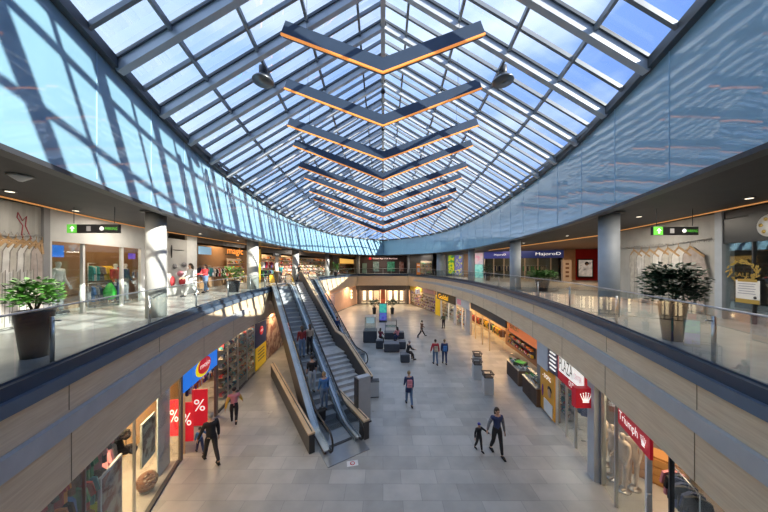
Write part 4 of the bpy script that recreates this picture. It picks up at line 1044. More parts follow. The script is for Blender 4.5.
uwall(254.5, 260.5, SL, -1, UF, UC-.3, mat('yellow_pillar', (.75, .45, .03), .5, emit=.15), T_(), .3)
uwall(260.5, 360, SL, -1, UC-.55, UC-.02, DKBR, T_())
interior(258, 366, SL, -1, 3.0, UF, UC-.3, mat('warm_inner', (.28, .16, .08), .6))
shop = 'far left balcony shops'
a, b = on(262, SL, -1, .6), on(272, SL, -1, .6); rack(a, b, UF+2.1, shop, [idn['red'], idn['navy'], idn['black'], idn['white']], 10); rack(on(262, SL, -1, 1.3), on(272, SL, -1, 1.3), UF+1.2, shop, [idn['jeans'], idn['navy'], idn['green'], idn['grey']], 10)
a, b = on(281, SL, -1, .8), on(291, SL, -1, .8); shelf_goods(a, b, UF+.1, 6, .42, shop, 9, [idn['brown'], idn['red'], idn['white'], idn['orange']])
a, b = on(300, SL, -1, .5), on(325, SL, -1, .5); shelf_goods(a, b, UF+.1, 6, .42, 'shelf-filled shop on the left', 20, [idn['brown'], idn['orange'], idn['black'], idn['beige'], idn['red'], idn['white']])
uwall(276, 278.5, SL, -1, UF, UC-.3, WALLW, T_()); uwall(333, 338, SL, -1, UF, UC, DKBR, T_())
a, b = on(263, SL, -1, 1.9), on(280, SL, -1, 1.9); shelf_goods(a, b, UF+.1, 6, .45, shop, 18, [idn['brown'], idn['orange'], idn['white'], idn['navy'], idn['beige']])
a, b = on(281, SL, -1, 1.9), on(300, SL, -1, 1.9); shelf_goods(a, b, UF+.1, 6, .45, shop, 20, [idn['brown'], idn['orange'], idn['white'], idn['red'], idn['beige']])
a, b = on(199, SL, -1, 2.6), on(226, SL, -1, 2.6); shelf_goods(a, b, UF+.1, 6, .42, 'shop behind the two women', 24, [idn['brown'], idn['orange'], idn['white'], idn['jeans'], idn['black']])
o = PB('shop_sign', on(273, SL, -1, -.1), on(281, SL, -1, -.1), UC-.85, UC-.35, BLACK, t=.1); tag(o, 'black box sign with white mark above the escalator head', 'sign')
text('NEXT', o, (0, 0, .25), udir(on(273, SL, -1), on(281, SL, -1)), .8, .25, WTXT, .03)
a, b = on(340, SL, -1, .4), on(357, SL, -1, .4); o = PB('light_panel', a, b, UF+1.9, UF+2.8, mat('yellow_glow', (.9, .5, .12), .5, emit=.6), t=.05); tag(o, 'glowing yellow wall panel of the far left shop', 'lamp')
a, b = on(338, SL, -1, .2), on(357, SL, -1, .2); shelf_goods(a, b, UF+.1, 4, .45, 'yellow-lit far left shop', 12, [idn['black'], idn['red'], idn['orange'], idn['brown']])

# dark restaurant at the far end of the gallery
def P2(px, y): return Vector(((px-383)*y/F, y, 0))
a, b = P2(357, 50), P2(407, 50)
PB(T_(), a, b, UF, UC, mat('restaurant_wall', (.06, .035, .035), .5), t=.2, kind='structure')
o = PB('restaurant_sign', P2(367, 49.7), P2(398, 49.7), UF+2.55, UF+3.1, mat('rest_sign', (.05, .03, .03), .5), t=.1); tag(o, 'dark sign board with white lettering and red emblem over the far restaurant', 'sign')
text('Cuban Age Club Boutique', o, (.5, 0, .28), (1, 0), 4.7, .3, mat('rest_letters', (.8, .55, .55), .5, emit=.8), .06)
MB().lathe([(.26, -.02), (.26, .02)], n=20).build('red_emblem', RED, o, loc=(-2.4, -.1, .28)).rotation_euler = (PI/2, 0, 0)
for i, (px, w, m, lb) in enumerate(((364.5, 1.0, mat('green_panel', (.16, .25, .22), .5), 'grey-green door of the far restaurant'), (376, 1.3, photo_mat('dark_print', [(.02, .04, .05), (.12, .2, .2), (.3, .35, .35)], 3), 'dark framed picture with pale pattern on the restaurant front'), (391, 1.6, photo_mat('green_print', [(.02, .03, .03), (.03, .2, .12), (.1, .35, .25)], 3), 'green-lit picture window on the restaurant front'), (401.5, 1.0, photo_mat('red_print', [(.1, .03, .03), (.35, .15, .12), (.5, .4, .38)], 4), 'reddish picture panel right end of the restaurant front'))):
    q = P2(px, 49.75); o = empty('wall_picture', (q.x, q.y, UF+.3 if i else UF), 0, lb, 'picture' if i else 'door'); MB().box((0, 0, 1.0), (w, .08, 2.0)).build('frame', CHAR, o); MB().box((0, -.05, 1.0), (w*.88, .03, 1.85)).build('picture', m, o)

# right far shops on the balcony
a, b = P2(407, 47.5), P2(433, 42)
PB(T_(), a, b, UF, UC, mat('dark_front', (.05, .05, .055), .4), t=.15, kind='structure')
shelf_goods(P2(420, 43.9), P2(431, 42), UF+.3, 4, .5, 'dark shop at the far right', 8, [idn['teal'], idn['black'], idn['grey'], idn['green']])
q = P2(418.5, 41.5); o = empty('roll_up_banner', (q.x, q.y, UF), 0, 'red and white roll-up banner standing at the far right balcony', 'banner')
MB().box((0, 0, .03), (.7, .25, .06)).build('base', CHAR, o); MB().box((0, 0, 1.0), (.62, .03, 1.9)).build('sheet', ORG, o); MB().box((0, -.02, .8), (.4, .02, .7)).build('white_print', WHITE, o); text('SALE', o, (0, 0, 1.6), (1, 0), .4, .2, WTXT, .03)
a, b = P2(440, 38.6), P2(484, 32.6)
PB(T_(), a, b, UF, UC, mat('mixed_front', (.25, .25, .27), .4), t=.15, kind='structure')
def front(px0, px1, z0, z1, m, name, label, cat, t=.08, off=.1, txt=None, tm=None):
    f = lambda px: a.lerp(b, (px-440)/44.0)
    o = PB(name, f(px0), f(px1), z0, z1, m, t=t, off=off); tag(o, label, cat)
    if txt: text(txt, o, (0, 0, (z1-z0)*.75), udir(a, b), (f(px1)-f(px0)).length*.8, .3, tm or WTXT, off+.02)
front(441, 447, UF, UC-.3, mat('grey_white_print', (.45, .47, .5), .4), 'window_poster', 'pale grey window poster left of the yellow-green window', 'poster')
front(450, 456, UF+.4, UC-.4, photo_mat('yellowgreen', [(.03, .2, .03), (.6, .55, .02), (.05, .3, .05), (.1, .1, .1)], 2, .5), 'window_poster', 'yellow and green patterned window poster, left half', 'poster')
front(457, 464, UF+.2, UC-.4, photo_mat('yellowblue', [(.6, .55, .02), (.1, .1, .35), (.5, .5, .03)], 2, .5), 'window_poster', 'yellow and violet patterned window poster, right half', 'poster')
front(466, 471, UF, UC-.3, mat('brown_post', (.3, .17, .1), .5), 'wall_panel', 'brown wall strip between the bright window posters', 'panel')
front(473, 483.5, UF, UF+1.7, photo_mat('teal_window', [(.1, .4, .38), (.2, .5, .48), (.08, .3, .32)], 1.5, .35), 'window_poster', 'turquoise window poster left of the navy shop sign', 'poster')
front(473, 483.5, UF+1.75, UC-.2, photo_mat('pink_window', [(.5, .2, .3), (.45, .35, .4), (.3, .3, .4)], 1.5, .3), 'window_poster', 'pink window poster above the turquoise one', 'poster')
# navy sign shop in the corridor
a, b = Vector((12.8, 32.4, 0)), Vector((19.9, 28.2, 0))
sh_ = lambda t: a.lerp(b, t)
PB(T_(), a, b, UC-.1, UC, WALLG, t=.15, kind='structure')
for (t0, t1, txt, lb, m) in ((0, .42, 'MajoroD', 'violet-navy shop sign with faint lettering, left of the grey column', mat('navy_violet', (.06, .07, .32), .4, emit=.25)), (.43, 1.0, 'MajoroD', 'navy shop sign with large white MajoroD lettering', mat('navy_sign', (.02, .035, .16), .4, emit=.25))):
    o = PB('shop_sign', sh_(t0), sh_(t1), UC-.95, UC-.12, m, t=.15, off=.06); tag(o, lb, 'sign'); text(txt, o, ((.9 if t0 else .1), 0, .42), udir(a, b), 2.4 if t0 else 1.3, .42 if t0 else .28, WTXT, .10)
for i, t in enumerate((.0, .13, .27, .40, .54, .70, .85, .99)):
    PB(T_(), sh_(t), sh_(t+.012), UF, UC-.95, mat('cream_mullion', (.6, .48, .36), .5), t=.12, off=.04, kind='structure')
for i in range(7):
    t = [.01, .14, .28, .41, .55, .71, .86, .99]; o = PB('shop_window', sh_(t[i]+.01), sh_(t[i+1]), UF+.05, UC-.97, GL_SHOP, t=.02); tag(o, 'dim shop window under the navy signs, %s from the left' % ['first', 'second', 'third', 'fourth', 'fifth', 'sixth', 'seventh'][i], 'window')
a2, b2 = a+Vector((1.2, 2.6, 0)), b+Vector((1.2, 2.6, 0))
PB(T_(), a2, b2, UF, UC-.1, mat('navyshop_inner', (.20, .19, .15), .6), t=.1, kind='structure')
rack(a2.lerp(b2, .15)+Vector((-.4, -.7, 0)), a2.lerp(b2, .4)+Vector((-.4, -.7, 0)), UF+1.6, 'dim shop under the navy signs', [idn['black'], idn['grey'], idn['navy'], idn['beige']], 12)
rack(a2.lerp(b2, .55)+Vector((-.4, -.7, 0)), a2.lerp(b2, .85)+Vector((-.4, -.7, 0)), UF+1.6, 'dim shop under the navy signs', [idn['black'], idn['green'], idn['beige']], 12)
PB(T_(), b, Vector((21.05, 28.0, 0)), UF, UC, mat('peach_wall', (.62, .36, .22), .5), t=.2, kind='structure')
PB(T_(), Vector((21.05, 28.0, 0)), Vector((25, 27.2, 0)), UF, UC, mat('red_wall', (.50, .015, .015), .5), t=.2, kind='structure')
MB().box((18.8, 21.5, UC-.03), (12.2, 17, .04)).build('ceiling_corridor', mat('brown_ceiling', (.22, .13, .08), .6), kind='structure')
o = empty('kiosk_column', (18.9, 26.4, UF), -.3, 'white stepped display column with small pictures beside the red wall', 'kiosk')
MB().box((0, 0, 1.05), (.75, .5, 2.1)).build('body', mat('kiosk_white', (.6, .5, .42), .5), o); MB().box((0, 0, 2.13), (.85, .6, .06)).build('top', WALLB, o)
for k in range(4): MB().box((0, -.26, .5+k*.42), (.3, .02, .2)).build('picture', CL['brown'], o)
q = hit(582.6, 283, UF); pp = Vector((21.9, 26.05, 0))
pc = Vector((21.2, 26.4, 0)).lerp(Vector((25, 25.0, 0)), .14); o = empty('framed_poster', (pc.x+.0, pc.y-.1, UF+.45), math.atan2(-1.4, 3.8), 'black-framed fashion poster of a dark-haired figure on the red wall', 'poster')
o.location = (21.75, 27.55, UF+.3); o.rotation_euler = (0, 0, -.2)
MB().box((0, 0, 1.0), (1.5, .10, 2.0)).build('frame', BLACK, o); MB().box((0, -.06, 1.0), (1.28, .02, 1.75)).build('printed_photo', photo_mat('fashion_print', [(.06, .05, .05), (.45, .42, .40), (.6, .55, .52), (.15, .12, .12)], 1.6, .3), o)
MB().ball((.12, -.08, 1.5), (.2, .02, .2)).build('printed_hair', HK, o); MB().ball((.12, -.09, 1.42), (.12, .02, .14)).build('printed_face', SKIN, o)
# right near shop front (px 724-768)
uwall(716.5, 724, SR, 1, UF, UC, COLM, T_(), .3, .05)
uwall(724, 800, SR, 1, UC-.28, UC-.05, CHAR, T_(), .15)
shopwin(724, 752, SR, 1, UF+.02, UC-.3, 'dark glass shop window with gold wreath decoration, far right')
shopwin(753, 800, SR, 1, UF+.02, UC-.3, 'dark glass shop window at the right edge with round emblem')
uwall(751.8, 753.2, SR, 1, UF, UC-.28, CHAR, T_(), .08)
interior(712, 850, SR, 1, 2.6, UF, UC, mat('dark_shop_inner', (.05, .06, .07), .5))
a, b = on(724, SR, 1), on(751.8, SR, 1)
o = PB('black_header', a, b, UF+2.35, UC-.3, BLACK, t=.05, off=.02); tag(o, 'black header panel over the far right shop window', 'panel')
c = on(742, SR, 1, -.03); GOLD = mat('gold', (.55, .38, .10), .35, .6)
u = udir(a, b); angW = math.atan2(u[1], u[0])
o = empty('gold_wreath', (c.x, c.y, UF+1.5), angW, 'gold leaf wreath sticker on the far right shop window', 'decoration')
mb = MB(); rd = random.Random(4)
for k in range(90):
    t = rd.uniform(0, 2*PI); r = .36+rd.uniform(-.07, .07); x, z = r*math.cos(t), r*math.sin(t)*.75; d = t+PI/2+rd.uniform(-.6, .6)
    e = Vector((math.cos(d), 0, math.sin(d)))*.11; s_ = Vector((-math.sin(d), 0, math.cos(d)))*.025; p_ = Vector((x, 0, z)); mb.add([p_, p_+e*.5+s_, p_+e, p_+e*.5-s_], [(0, 1, 2, 3)])
mb.build('leaf_ring', GOLD, o); text('SALE', o, (0, 0, -.1), (1, 0), .4, .12, GOLD, .01)
c = on(747.5, SR, 1, -.03); o = empty('notice_sheet', (c.x, c.y, UF+.58), angW, 'white notice sheet with gold heading on the far right shop window', 'notice')
MB().box((0, 0, .33), (.62, .01, .66)).build('sheet', WHITE, o); MB().box((0, -.008, .66), (.5, .008, .08)).build('gold_heading', GOLD, o); MB().box((0, -.008, .06), (.62, .006, .12)).build('gold_foot', GOLD, o)
for k in range(5): MB().box((-.02, -.008, .56-k*.07), (.46-.05*(k % 2), .004, .015)).build('text_line', mat('ink', (.2, .2, .3), .6), o)
MB().lathe([(.04, -.003), (.04, .003)], n=14).build('seal', CHAR, o, loc=(.2, -.01, .18)).rotation_euler = (PI/2, 0, 0)
c = on(768, SR, 1, -.04); o = empty('round_emblem', (c.x, c.y, UF+2.75), angW, 'round white face-like emblem on the black header at the right edge', 'sign')
MB().box((0, .02, 0), (1.0, .02, .8)).build('black_field', BLACK, o); mb = MB(); mb.lathe([(.3, -.005), (.3, .005)], n=28); q = mb.build('white_disc', WHITE, o); q.rotation_euler = (PI/2, 0, 0); q.location = (.05, -.01, 0)
for k in range(6): mb = MB(); mb.lathe([(.05, -.004), (.05, .004)], n=10); q = mb.build('gold_spot', GOLD, o); q.rotation_euler = (PI/2, 0, 0); q.location = (.05+.2*math.cos(k), -.02, .2*math.sin(k))

# ------------------------------------------------------------------ lower level, left side
def lw(px0, px1, s, z0, z1, m, t=.1, off=0.0, d=0.0): return PB(T_(), on(px0, WL, s, d), on(px1, WL, s, d), z0, z1, m, t=t, off=off, kind='structure')
LH = LC-.06
def lwin(px0, px1, s, label, d=0.0): return tag(PB('shop_window', on(px0, WL, s, d), on(px1, WL, s, d), .06, LH-.02, GL_SHOP, t=.02), label, 'window')
def lback(pts, s, d, m, z1=LH):
    for p, q in zip(pts, pts[1:]): lw(p, q, s, 0, z1, m, .1, 0, d)
BEI = mat('beige_inner', (.62, .45, .28), .6)
lback([-260, -100, 0, 60, 100, 135, 165, 181], -1, 2.2, BEI)
lw(-260, 20, -1, 0, .06, CHAR, .12); lw(20, 120, -1, 0, .07, CHAR, .12); lw(120, 181, -1, 0, .07, CHAR, .12)
lwin(-100, 30, -1, 'lower left shop window below the balcony, nearest pane'); lwin(30.5, 85, -1, 'lower left shop window showing red garments'); lwin(85.5, 135, -1, 'lower left shop window before the framed portraits poster')
lwin(135.5, 158, -1, 'lower left shop window before the green picture poster'); lwin(158.5, 180, -1, 'lower left shop window pane beside the brown post')
lw(158, 170, -1, 0, LH, mat('pale_blue_panel', (.45, .58, .66), .4), .04, 0, .35)
lw(180, 182.2, -1, 0, LH, mat('brown_post2', (.22, .17, .14), .5), .08, .03)
for px in (85.2, 135.2): lw(px-.3, px+.3, -1, 0, LH, BRUSH, .06, .01)
shop = 'lower left clothing shop'
for (p0, p1, z, tr, d, cs) in ((26, 60, 3.34, (2.7, 2.05), .35, 'red green brown black orange red'), (62, 84.5, 3.34, (2.7, 2.05), .35, 'red pink green teal brown green blue'), (87, 98, 3.3, (2.65, 2.0), .35, 'purple lime grey brown black pink'), (99, 112, 3.3, (2.65,), .6, 'black grey purple lime pink')):
    rack(on(p0, WL, -1, d), on(p1, WL, -1, d), z, shop, [idn[c] for c in cs.split()], tiers=tr)
def framed(px0, px1, s, d, z0, z1, fm, pm, label, ins=.06):
    a, b = on(px0, WL, s, d), on(px1, WL, s, d); L = (b-a).length; u = udir(a, b); c = (a+b)/2
    o = empty('framed_poster', (c.x, c.y, z0), math.atan2(u[1], u[0]), label, 'poster')
    MB().box((0, 0, (z1-z0)/2), (L, .05, z1-z0)).build('frame', fm, o); MB().box((0, -.03, (z1-z0)/2), (L-ins*2, .02, z1-z0-ins*2)).build('printed_photo', pm, o); return o, L
framed(99, 121, -1, .12, .5, 2.45, WHITE, photo_mat('portrait_print', [(.55, .50, .48), (.35, .12, .10), (.6, .5, .45), (.15, .12, .14)], 2.2), 'white-framed poster of portraits inside the lower left window')
framed(141, 154.5, -1, .25, 1.15, 2.45, mat('pale_frame', (.5, .55, .5), .5), photo_mat('green_scene', [(.30, .45, .35), (.5, .6, .5), (.08, .07, .05), (.3, .35, .28)], 2.5), 'green and brown picture poster inside the lower left window')
for i, (px, zz, lb) in enumerate(((119, 2.72, 'dark fur stole on a floating display, upper'), (126, 2.12, 'dark fur stole on a floating display, lower'))):
    p = on(px, WL, -1, .35); o = empty('fur_stole', (p.x, p.y, zz), .9, lb+', lower left shop', 'garment')
    MB().ball((0, 0, 0), (.22, .1, .09)).ball((.14, 0, -.10), (.10, .09, .12)).ball((-.14, 0, .04), (.10, .08, .10)).ball((.02, .02, -.08), (.12, .08, .09)).build('fur_body', mat('fur', (.05, .04, .045), .9, var=.6, scale=30, bump=1.0), o); MB().tube([(0, 0, .1), (0, 0, LH-zz)], .01, 5).build('hanging_wire', CHAR, o)
p = on(147, WL, -1, .4); o = empty('wicker_ball', (p.x, p.y, .05), 0, 'dark wicker sculpture on the floor of the lower left window', 'decoration')
mb = MB(); rd = random.Random(2)
for k in range(16):
    r_ = Matrix.Rotation(rd.uniform(0, 6), 3, 'X') @ Matrix.Rotation(rd.uniform(0, 6), 3, 'Y'); mb.tube([r_ @ Vector((.26*math.cos(t), .26*math.sin(t), 0))+Vector((0, 0, .28)) for t in frange(0, 2*PI, 16)[:-1]], .02, 5, closed=True)
mb.build('woven_rings', CL['brown'], o); MB().lathe([(.18, 0), (.18, .03)]).build('base', CHAR, o)
# blue sign shop
lback([181, 200, 217], -1, 2.6, mat('mojo_inner', (.45, .22, .08), .6)); PB(T_(), on(181.5, WL, -1, 2.6), on(183.2, WL, -1, .1), 0, LH, BEI, t=.06, kind='structure')
a, b = on(183.5, WL, -1, -.05), on(217, WL, -1, -.05); c = (a+b)/2; L = (b-a).length; u = udir(a, b)
o = empty('shop_sign', (c.x, c.y, 2.45), math.atan2(u[1], u[0]), 'bright blue shop sign with red oval logo on the lower left', 'sign')
MB().box((0, .05, .5), (L, .12, 1.0)).build('blue_board', BLUE, o)
q = MB().lathe([(.36, -.02), (.36, .02)], n=30).build('yellow_crescent', mat('logo_yellow', (.9, .7, .02), .4, emit=.5), o, loc=(.02, -.03, .42)); q.rotation_euler = (PI/2, 0, 0); q.scale = (1.6, 1, 1)
q = MB().lathe([(.34, -.02), (.34, .02)], n=30).build('red_oval', RED, o, loc=(.06, -.06, .49)); q.rotation_euler = (PI/2, 0, 0); q.scale = (1.5, .95, 1)
text('mojo', o, (.06, -.09, .5), (1, 0), .8, .26, WTXT, .0)
def pct(px, y_off, z0, z1, label, w=.62, s=-1, d=.1):
    p = on(px, WL, s, d); o = empty('sale_banner', (p.x, p.y, z0), .12, label, 'banner', None)
    MB().box((0, 0, (z1-z0)/2), (w, .03, z1-z0)).build('red_sheet', RED, o); text('%', o, (0, 0, (z1-z0)*.57), (1, 0), w*.72, .48, WTXT, .02)
    for sx in (-1, 1): MB().tube([(sx*w*.45, 0, z1-z0), (sx*w*.45, 0, LH-z0)], .004, 4).build('hanging_wire', BRUSH, o)
    MB().box((0, 0, .0), (w+.02, .05, .03)).build('weight_bar', BRUSH, o)
pct(199.8, 0, .5, 2.02, 'red sale banner with white percent sign, right and farther of the pair', .60, d=-.05)
pct(186.8, 0, .38, 1.9, 'red sale banner with white percent sign right of the brown post', .48, d=.05)
pct(174.5, 0, .6, 2.0, 'red sale banner seen through glass left of the brown post', .42, d=.5)
shop = 'blue-signed shop'
rack(on(184, WL, -1, 1.6), on(214, WL, -1, 1.6), 2.9, shop, [idn[c] for c in ('orange', 'black', 'yellow', 'purple', 'brown')]); rack(on(184, WL, -1, 1.0), on(214, WL, -1, 1.0), 2.1, shop, [idn[c] for c in ('purple', 'navy', 'white', 'orange')])
lw(215.5, 217.5, -1, 0, LH, mat('brown_post2', (.22, .15, .11)), .1, .03)
# glazed shop with busy display
lback([217, 236, 256], -1, 2.0, mat('glassy_inner', (.30, .22, .16), .6))
for i, (p0, p1) in enumerate(((218.5, 228), (228.3, 238), (238.3, 247), (247.3, 254.5))): lwin(p0, p1, -1, 'reflective glass shop front behind the striding woman, %s pane' % ['first', 'second', 'third', 'fourth'][i]); lw(p1, p1+.3, -1, 0, LH, BRUSH, .06, .02)
lw(218.5, 255, -1, 0, .08, CHAR, .1, .02)
shop = 'glass-fronted toy shop'
a, b = on(220, WL, -1, .5), on(236, WL, -1, .5); shelf_goods(a, b, .15, 6, .5, shop, 12, [idn[c] for c in ('white', 'grey', 'teal', 'red', 'brown', 'navy')])
a, b = on(238, WL, -1, .5), on(253, WL, -1, .5); shelf_goods(a, b, .15, 6, .5, shop, 16, [idn[c] for c in ('orange', 'grey', 'brown', 'white', 'red', 'teal')])
# blue/yellow banner and portrait banner
a, b = on(255.5, WL, -1, -.03), on(265.8, WL, -1, -.03); c = (a+b)/2; u = udir(a, b); L = (b-a).length
o = empty('wall_banner', (c.x, c.y, .1), math.atan2(u[1], u[0]), 'tall banner, navy above and yellow below, at the left passage', 'banner')
MB().box((0, 0, 2.4), (L, .05, 1.8)).build('navy_half', mat('banner_navy', (.03, .06, .22), .5), o); MB().box((0, 0, .75), (L, .05, 1.5)).build('yellow_half', YEL, o)
q = MB().lathe([(.3, -.02), (.3, .02)], n=20).build('red_emblem', RED, o, loc=(0, -.04, 2.5)); q.rotation_euler = (PI/2, 0, 0); text('OPEN', o, (0, 0, 2.5), (1, 0), .45, .14, WTXT, .065)
for k in range(4): MB().box((0, -.03, 1.2-k*.22), (L*.6, .01, .06)).build('text_line', CHAR, o)
a, b = on(266, WL, -1, -.03), on(283, WL, -1, -.03); c = (a+b)/2; u = udir(a, b); L = (b-a).length
o = empty('portrait_banner', (c.x, c.y, .1), math.atan2(u[1], u[0]), 'large banner with a warm-toned portrait beside the navy and yellow banner', 'banner')
MB().box((0, 0, 1.62), (L, .05, 3.2)).build('printed_photo', photo_mat('warm_print', [(.55, .35, .22), (.20, .06, .05), (.6, .42, .30), (.10, .08, .12)], 1.3), o)
lw(240, 356, -1, LH-.02, LH, CEIL_LOW)
lw(283, 298, -1, 0, LH, WALLB); lw(298, 316, -1, 0, LH, WALLB); lw(316, 330, -1, 0, LH, WALLP); lw(330, 344, -1, 0, LH, WALLP)
lw(344, 357.5, -1, 0, LH, WALLP)
lw(318, 357, -1, 0, .08, DKBR, .08, .04)
a, b = on(331, WL, -1, -.05), on(335.5, WL, -1, -.05); o = PB('wall_poster', a, b, .5, 2.6, photo_mat('violet_print', [(.3, .15, .25), (.5, .4, .45), (.25, .05, .08)], 2), t=.04); tag(o, 'violet-toned wall poster on the pink wall beyond the escalators', 'poster')
for i in range(3):
    p = on(351.5, WL, -1, -.06); o = tag(MB().ball((0, 0, 0), (.12, .12, .22)).build('wall_lamp', mat('wall_lamp', (1, .8, .5), .5, emit=2)), 'small warm wall lamp on the pink wall, %s' % ['lowest', 'middle', 'topmost'][i], 'lamp'); o.location = (p.x, p.y, 1.5+i*.55)

# ------------------------------------------------------------------ entrance at the far end
PB(T_(), Vector((-5.2, 46.6, 0)), Vector((5.2, 46.6, 0)), 2.6, LH, DKBR, t=.2, kind='structure')
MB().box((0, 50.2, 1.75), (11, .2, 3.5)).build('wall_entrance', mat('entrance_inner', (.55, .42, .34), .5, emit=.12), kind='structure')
for s in (-1, 1): MB().box((s*5.0, 48.4, 1.75), (.2, 3.6, 3.5)).build(T_(), WALLP, kind='structure')
for s, n in ((-1, 1), (1, 2)):
    o = empty('door_%d' % n, (s*2.35, 46.6, 0), kind='structure')
    for k in range(4): MB().box((-1.7+k*1.133, 0, 1.3), (.12, .12, 2.6)).build('door_frame', CHAR, o)
    MB().box((0, 0, 2.55), (3.5, .12, .14)).build('door_frame', CHAR, o); MB().box((0, 0, .06), (3.5, .12, .12)).build('door_frame', CHAR, o)
    for k in range(3): MB().box((-1.133+k*1.133, .0, 1.3), (1.0, .02, 2.4)).build('door_glass', GL_SHOP, o)
MB().box((0, 46.55, 1.3), (.8, .2, 2.6)).build(T_(), mat('orange_post', (.45, .14, .07), .5), kind='structure')
for s in (-1, 1): MB().box((s*4.45, 46.5, 1.7), (.5, .25, 3.4)).build(T_(), DKBR, kind='structure')
for i, x in enumerate((-3.6, -2.4, 1.4, 2.5, 3.6)):
    o = empty('standing_light_box', (x, 49.6, 0), 0, 'glowing white light box behind the entrance doors, %s from the left' % ['first', 'second', 'third', 'fourth', 'fifth'][i], 'light box')
    MB().box((0, 0, 1.2), (.62, .1, 1.9)).build('glow_panel', mat('glow_panel', (1, .85, .65), .5, emit=.9), o); MB().box((0, .02, 1.15), (.7, .08, 2.1)).build('frame', CHAR, o)

# ------------------------------------------------------------------ lower level, right side
INW = mat('cream_inner', (.70, .55, .35), .6)
# far: graphic wall with goods (px 411-436)
for p, q in ((411, 424), (424, 436)): lw(q, p, 1, 0, LH, WALLB, .1) if 0 else PB(T_(), on(p, WL, 1, .2), on(q, WL, 1, .2), 0, LH, mat('graphic_base', (.38, .30, .24), .5), t=.1, kind='structure')
shop = 'goods wall left of the yellow pillar'
shelf_goods(on(411.5, WL, 1, .1), on(423, WL, 1, .1), .35, 5, .45, shop, 14, [idn[c] for c in ('grey', 'brown', 'beige', 'black', 'white', 'purple')], depth=.15)
shelf_goods(on(423.5, WL, 1, .1), on(435, WL, 1, .1), .2, 5, .45, shop, 14, [idn[c] for c in ('grey', 'brown', 'beige', 'black', 'white', 'purple')], depth=.15)
o = PB('yellow_header', on(410, WL, 1, -.1), on(422, WL, 1, -.1), 2.7, LH-.08, mat('mustard', (.55, .38, .05), .5), t=.1); tag(o, 'mustard header above the goods wall at the far right', 'panel')
o = PB('pink_header', on(423, WL, 1, -.1), on(434, WL, 1, -.1), 2.75, LH-.08, mat('pinkhead', (.55, .3, .3), .5), t=.1); tag(o, 'pink header above the goods wall beside the yellow pillar', 'panel')
a, b = on(415, WL, 1, -.5), on(421, WL, 1, -.5); c = (a+b)/2; o = empty('blade_sign', (c.x-.1, c.y-.3, 2.35), 0, 'small square white lit sign above the goods wall', 'sign'); MB().box((0, 0, .45), (.8, .12, .8)).build('sign_box', mat('white_lit', (.7, .65, .68), .5, emit=.25), o); text('Z', o, (0, 0, .45), (1, 0), .3, .4, CRIM, .07)
MB().tube([(0, 0, .92), (0, 0, LH-2.35)], .015, 5).build('hanger_rod', CHAR, o)
def rp(p0, p1, z0, z1, m, t=.1, off=0.0, d=0.0): return PB(T_(), on(p0, WL, 1, d), on(p1, WL, 1, d), z0, z1, m, t=t, off=off, kind='structure')
rp(436, 440.5, 0, 2.75, YEL, .3, .1)
a, b = on(437, WL, 1, -.15), on(455, WL, 1, -.15); o = PB('shop_sign', a, b, 2.35, LH-.05, BLACK, t=.12); tag(o, 'black shop sign with glowing yellow lettering at the far right', 'sign')
text('Goldal', o, (-.12*(b-a).length, .0, .5), udir(a, b), (b-a).length*.55, .6, mat('yellow_letters', (1, .5, .02), .5, emit=.8), .02)
for p, q in ((436, 455), (455, 470), (470, 490), (490, 506)): rp(p, q, 0, LH, INW, .1, 0, 2.4)
shop = 'white-fronted shops'
for i, (p0, p1) in enumerate(((442, 448), (449, 454))): tag(PB('shop_window', on(p0, WL, 1), on(p1, WL, 1), .06, 2.6, GL_SHOP, t=.02), ['glass front below the black and yellow sign, left pane', 'glass front below the black and yellow sign, right pane'][i], 'window'); rp(p1, p1+.7, 0, 2.6, WHITE, .12, .03)
rp(440.6, 441.4, 0, 2.6, WHITE, .12, .03)
shelf_goods(on(442.5, WL, 1, .6), on(453.5, WL, 1, .6), .1, 4, .5, shop, 12, [idn[c] for c in ('grey', 'white', 'brown', 'black', 'beige')], shelfmat=WALLW)
rp(455, 456.2, 0, LH, WHITE, .15, .06); rp(455, 470, 2.45, LH, WHITE, .12, .05)
rp(461.5, 462.3, 0, 2.45, WHITE, .12, .05); rp(465, 465.8, 0, 2.45, WHITE, .12, .05)
o = PB('shop_sign', on(457, WL, 1, -.1), on(461, WL, 1, -.1), 2.6, 3.2, mat('pink_sign', (.5, .2, .25), .5, emit=.3), t=.05); tag(o, 'small pink sign on the white shop header', 'sign')
shelf_goods(on(456.5, WL, 1, .7), on(468.5, WL, 1, .7), .1, 4, .5, shop, 10, [idn[c] for c in ('white', 'pink', 'orange', 'beige', 'black')], shelfmat=WALLW)
rp(466.5, 471, 0, 2.5, mat('light_frame', (.55, .5, .46), .5), .2, .08); rp(471, 506, 2.75, LH, CHAR, .12, .04)
for px in (475, 482, 489): rp(px, px+.5, 0, 2.75, mat('cream_post', (.7, .55, .35), .5), .08, .02)
shop = 'warm open shop'
for (p0, p1, z, cs) in ((472, 481, 1.7, ['brown', 'red', 'beige', 'black']), (483, 492, 1.8, ['black', 'yellow', 'orange', 'black']), (494, 503, 1.8, ['green', 'orange', 'yellow', 'brown'])):
    rack(on(p0, WL, 1, 1.2), on(p1, WL, 1, 1.2), z, shop, [idn[c] for c in cs])
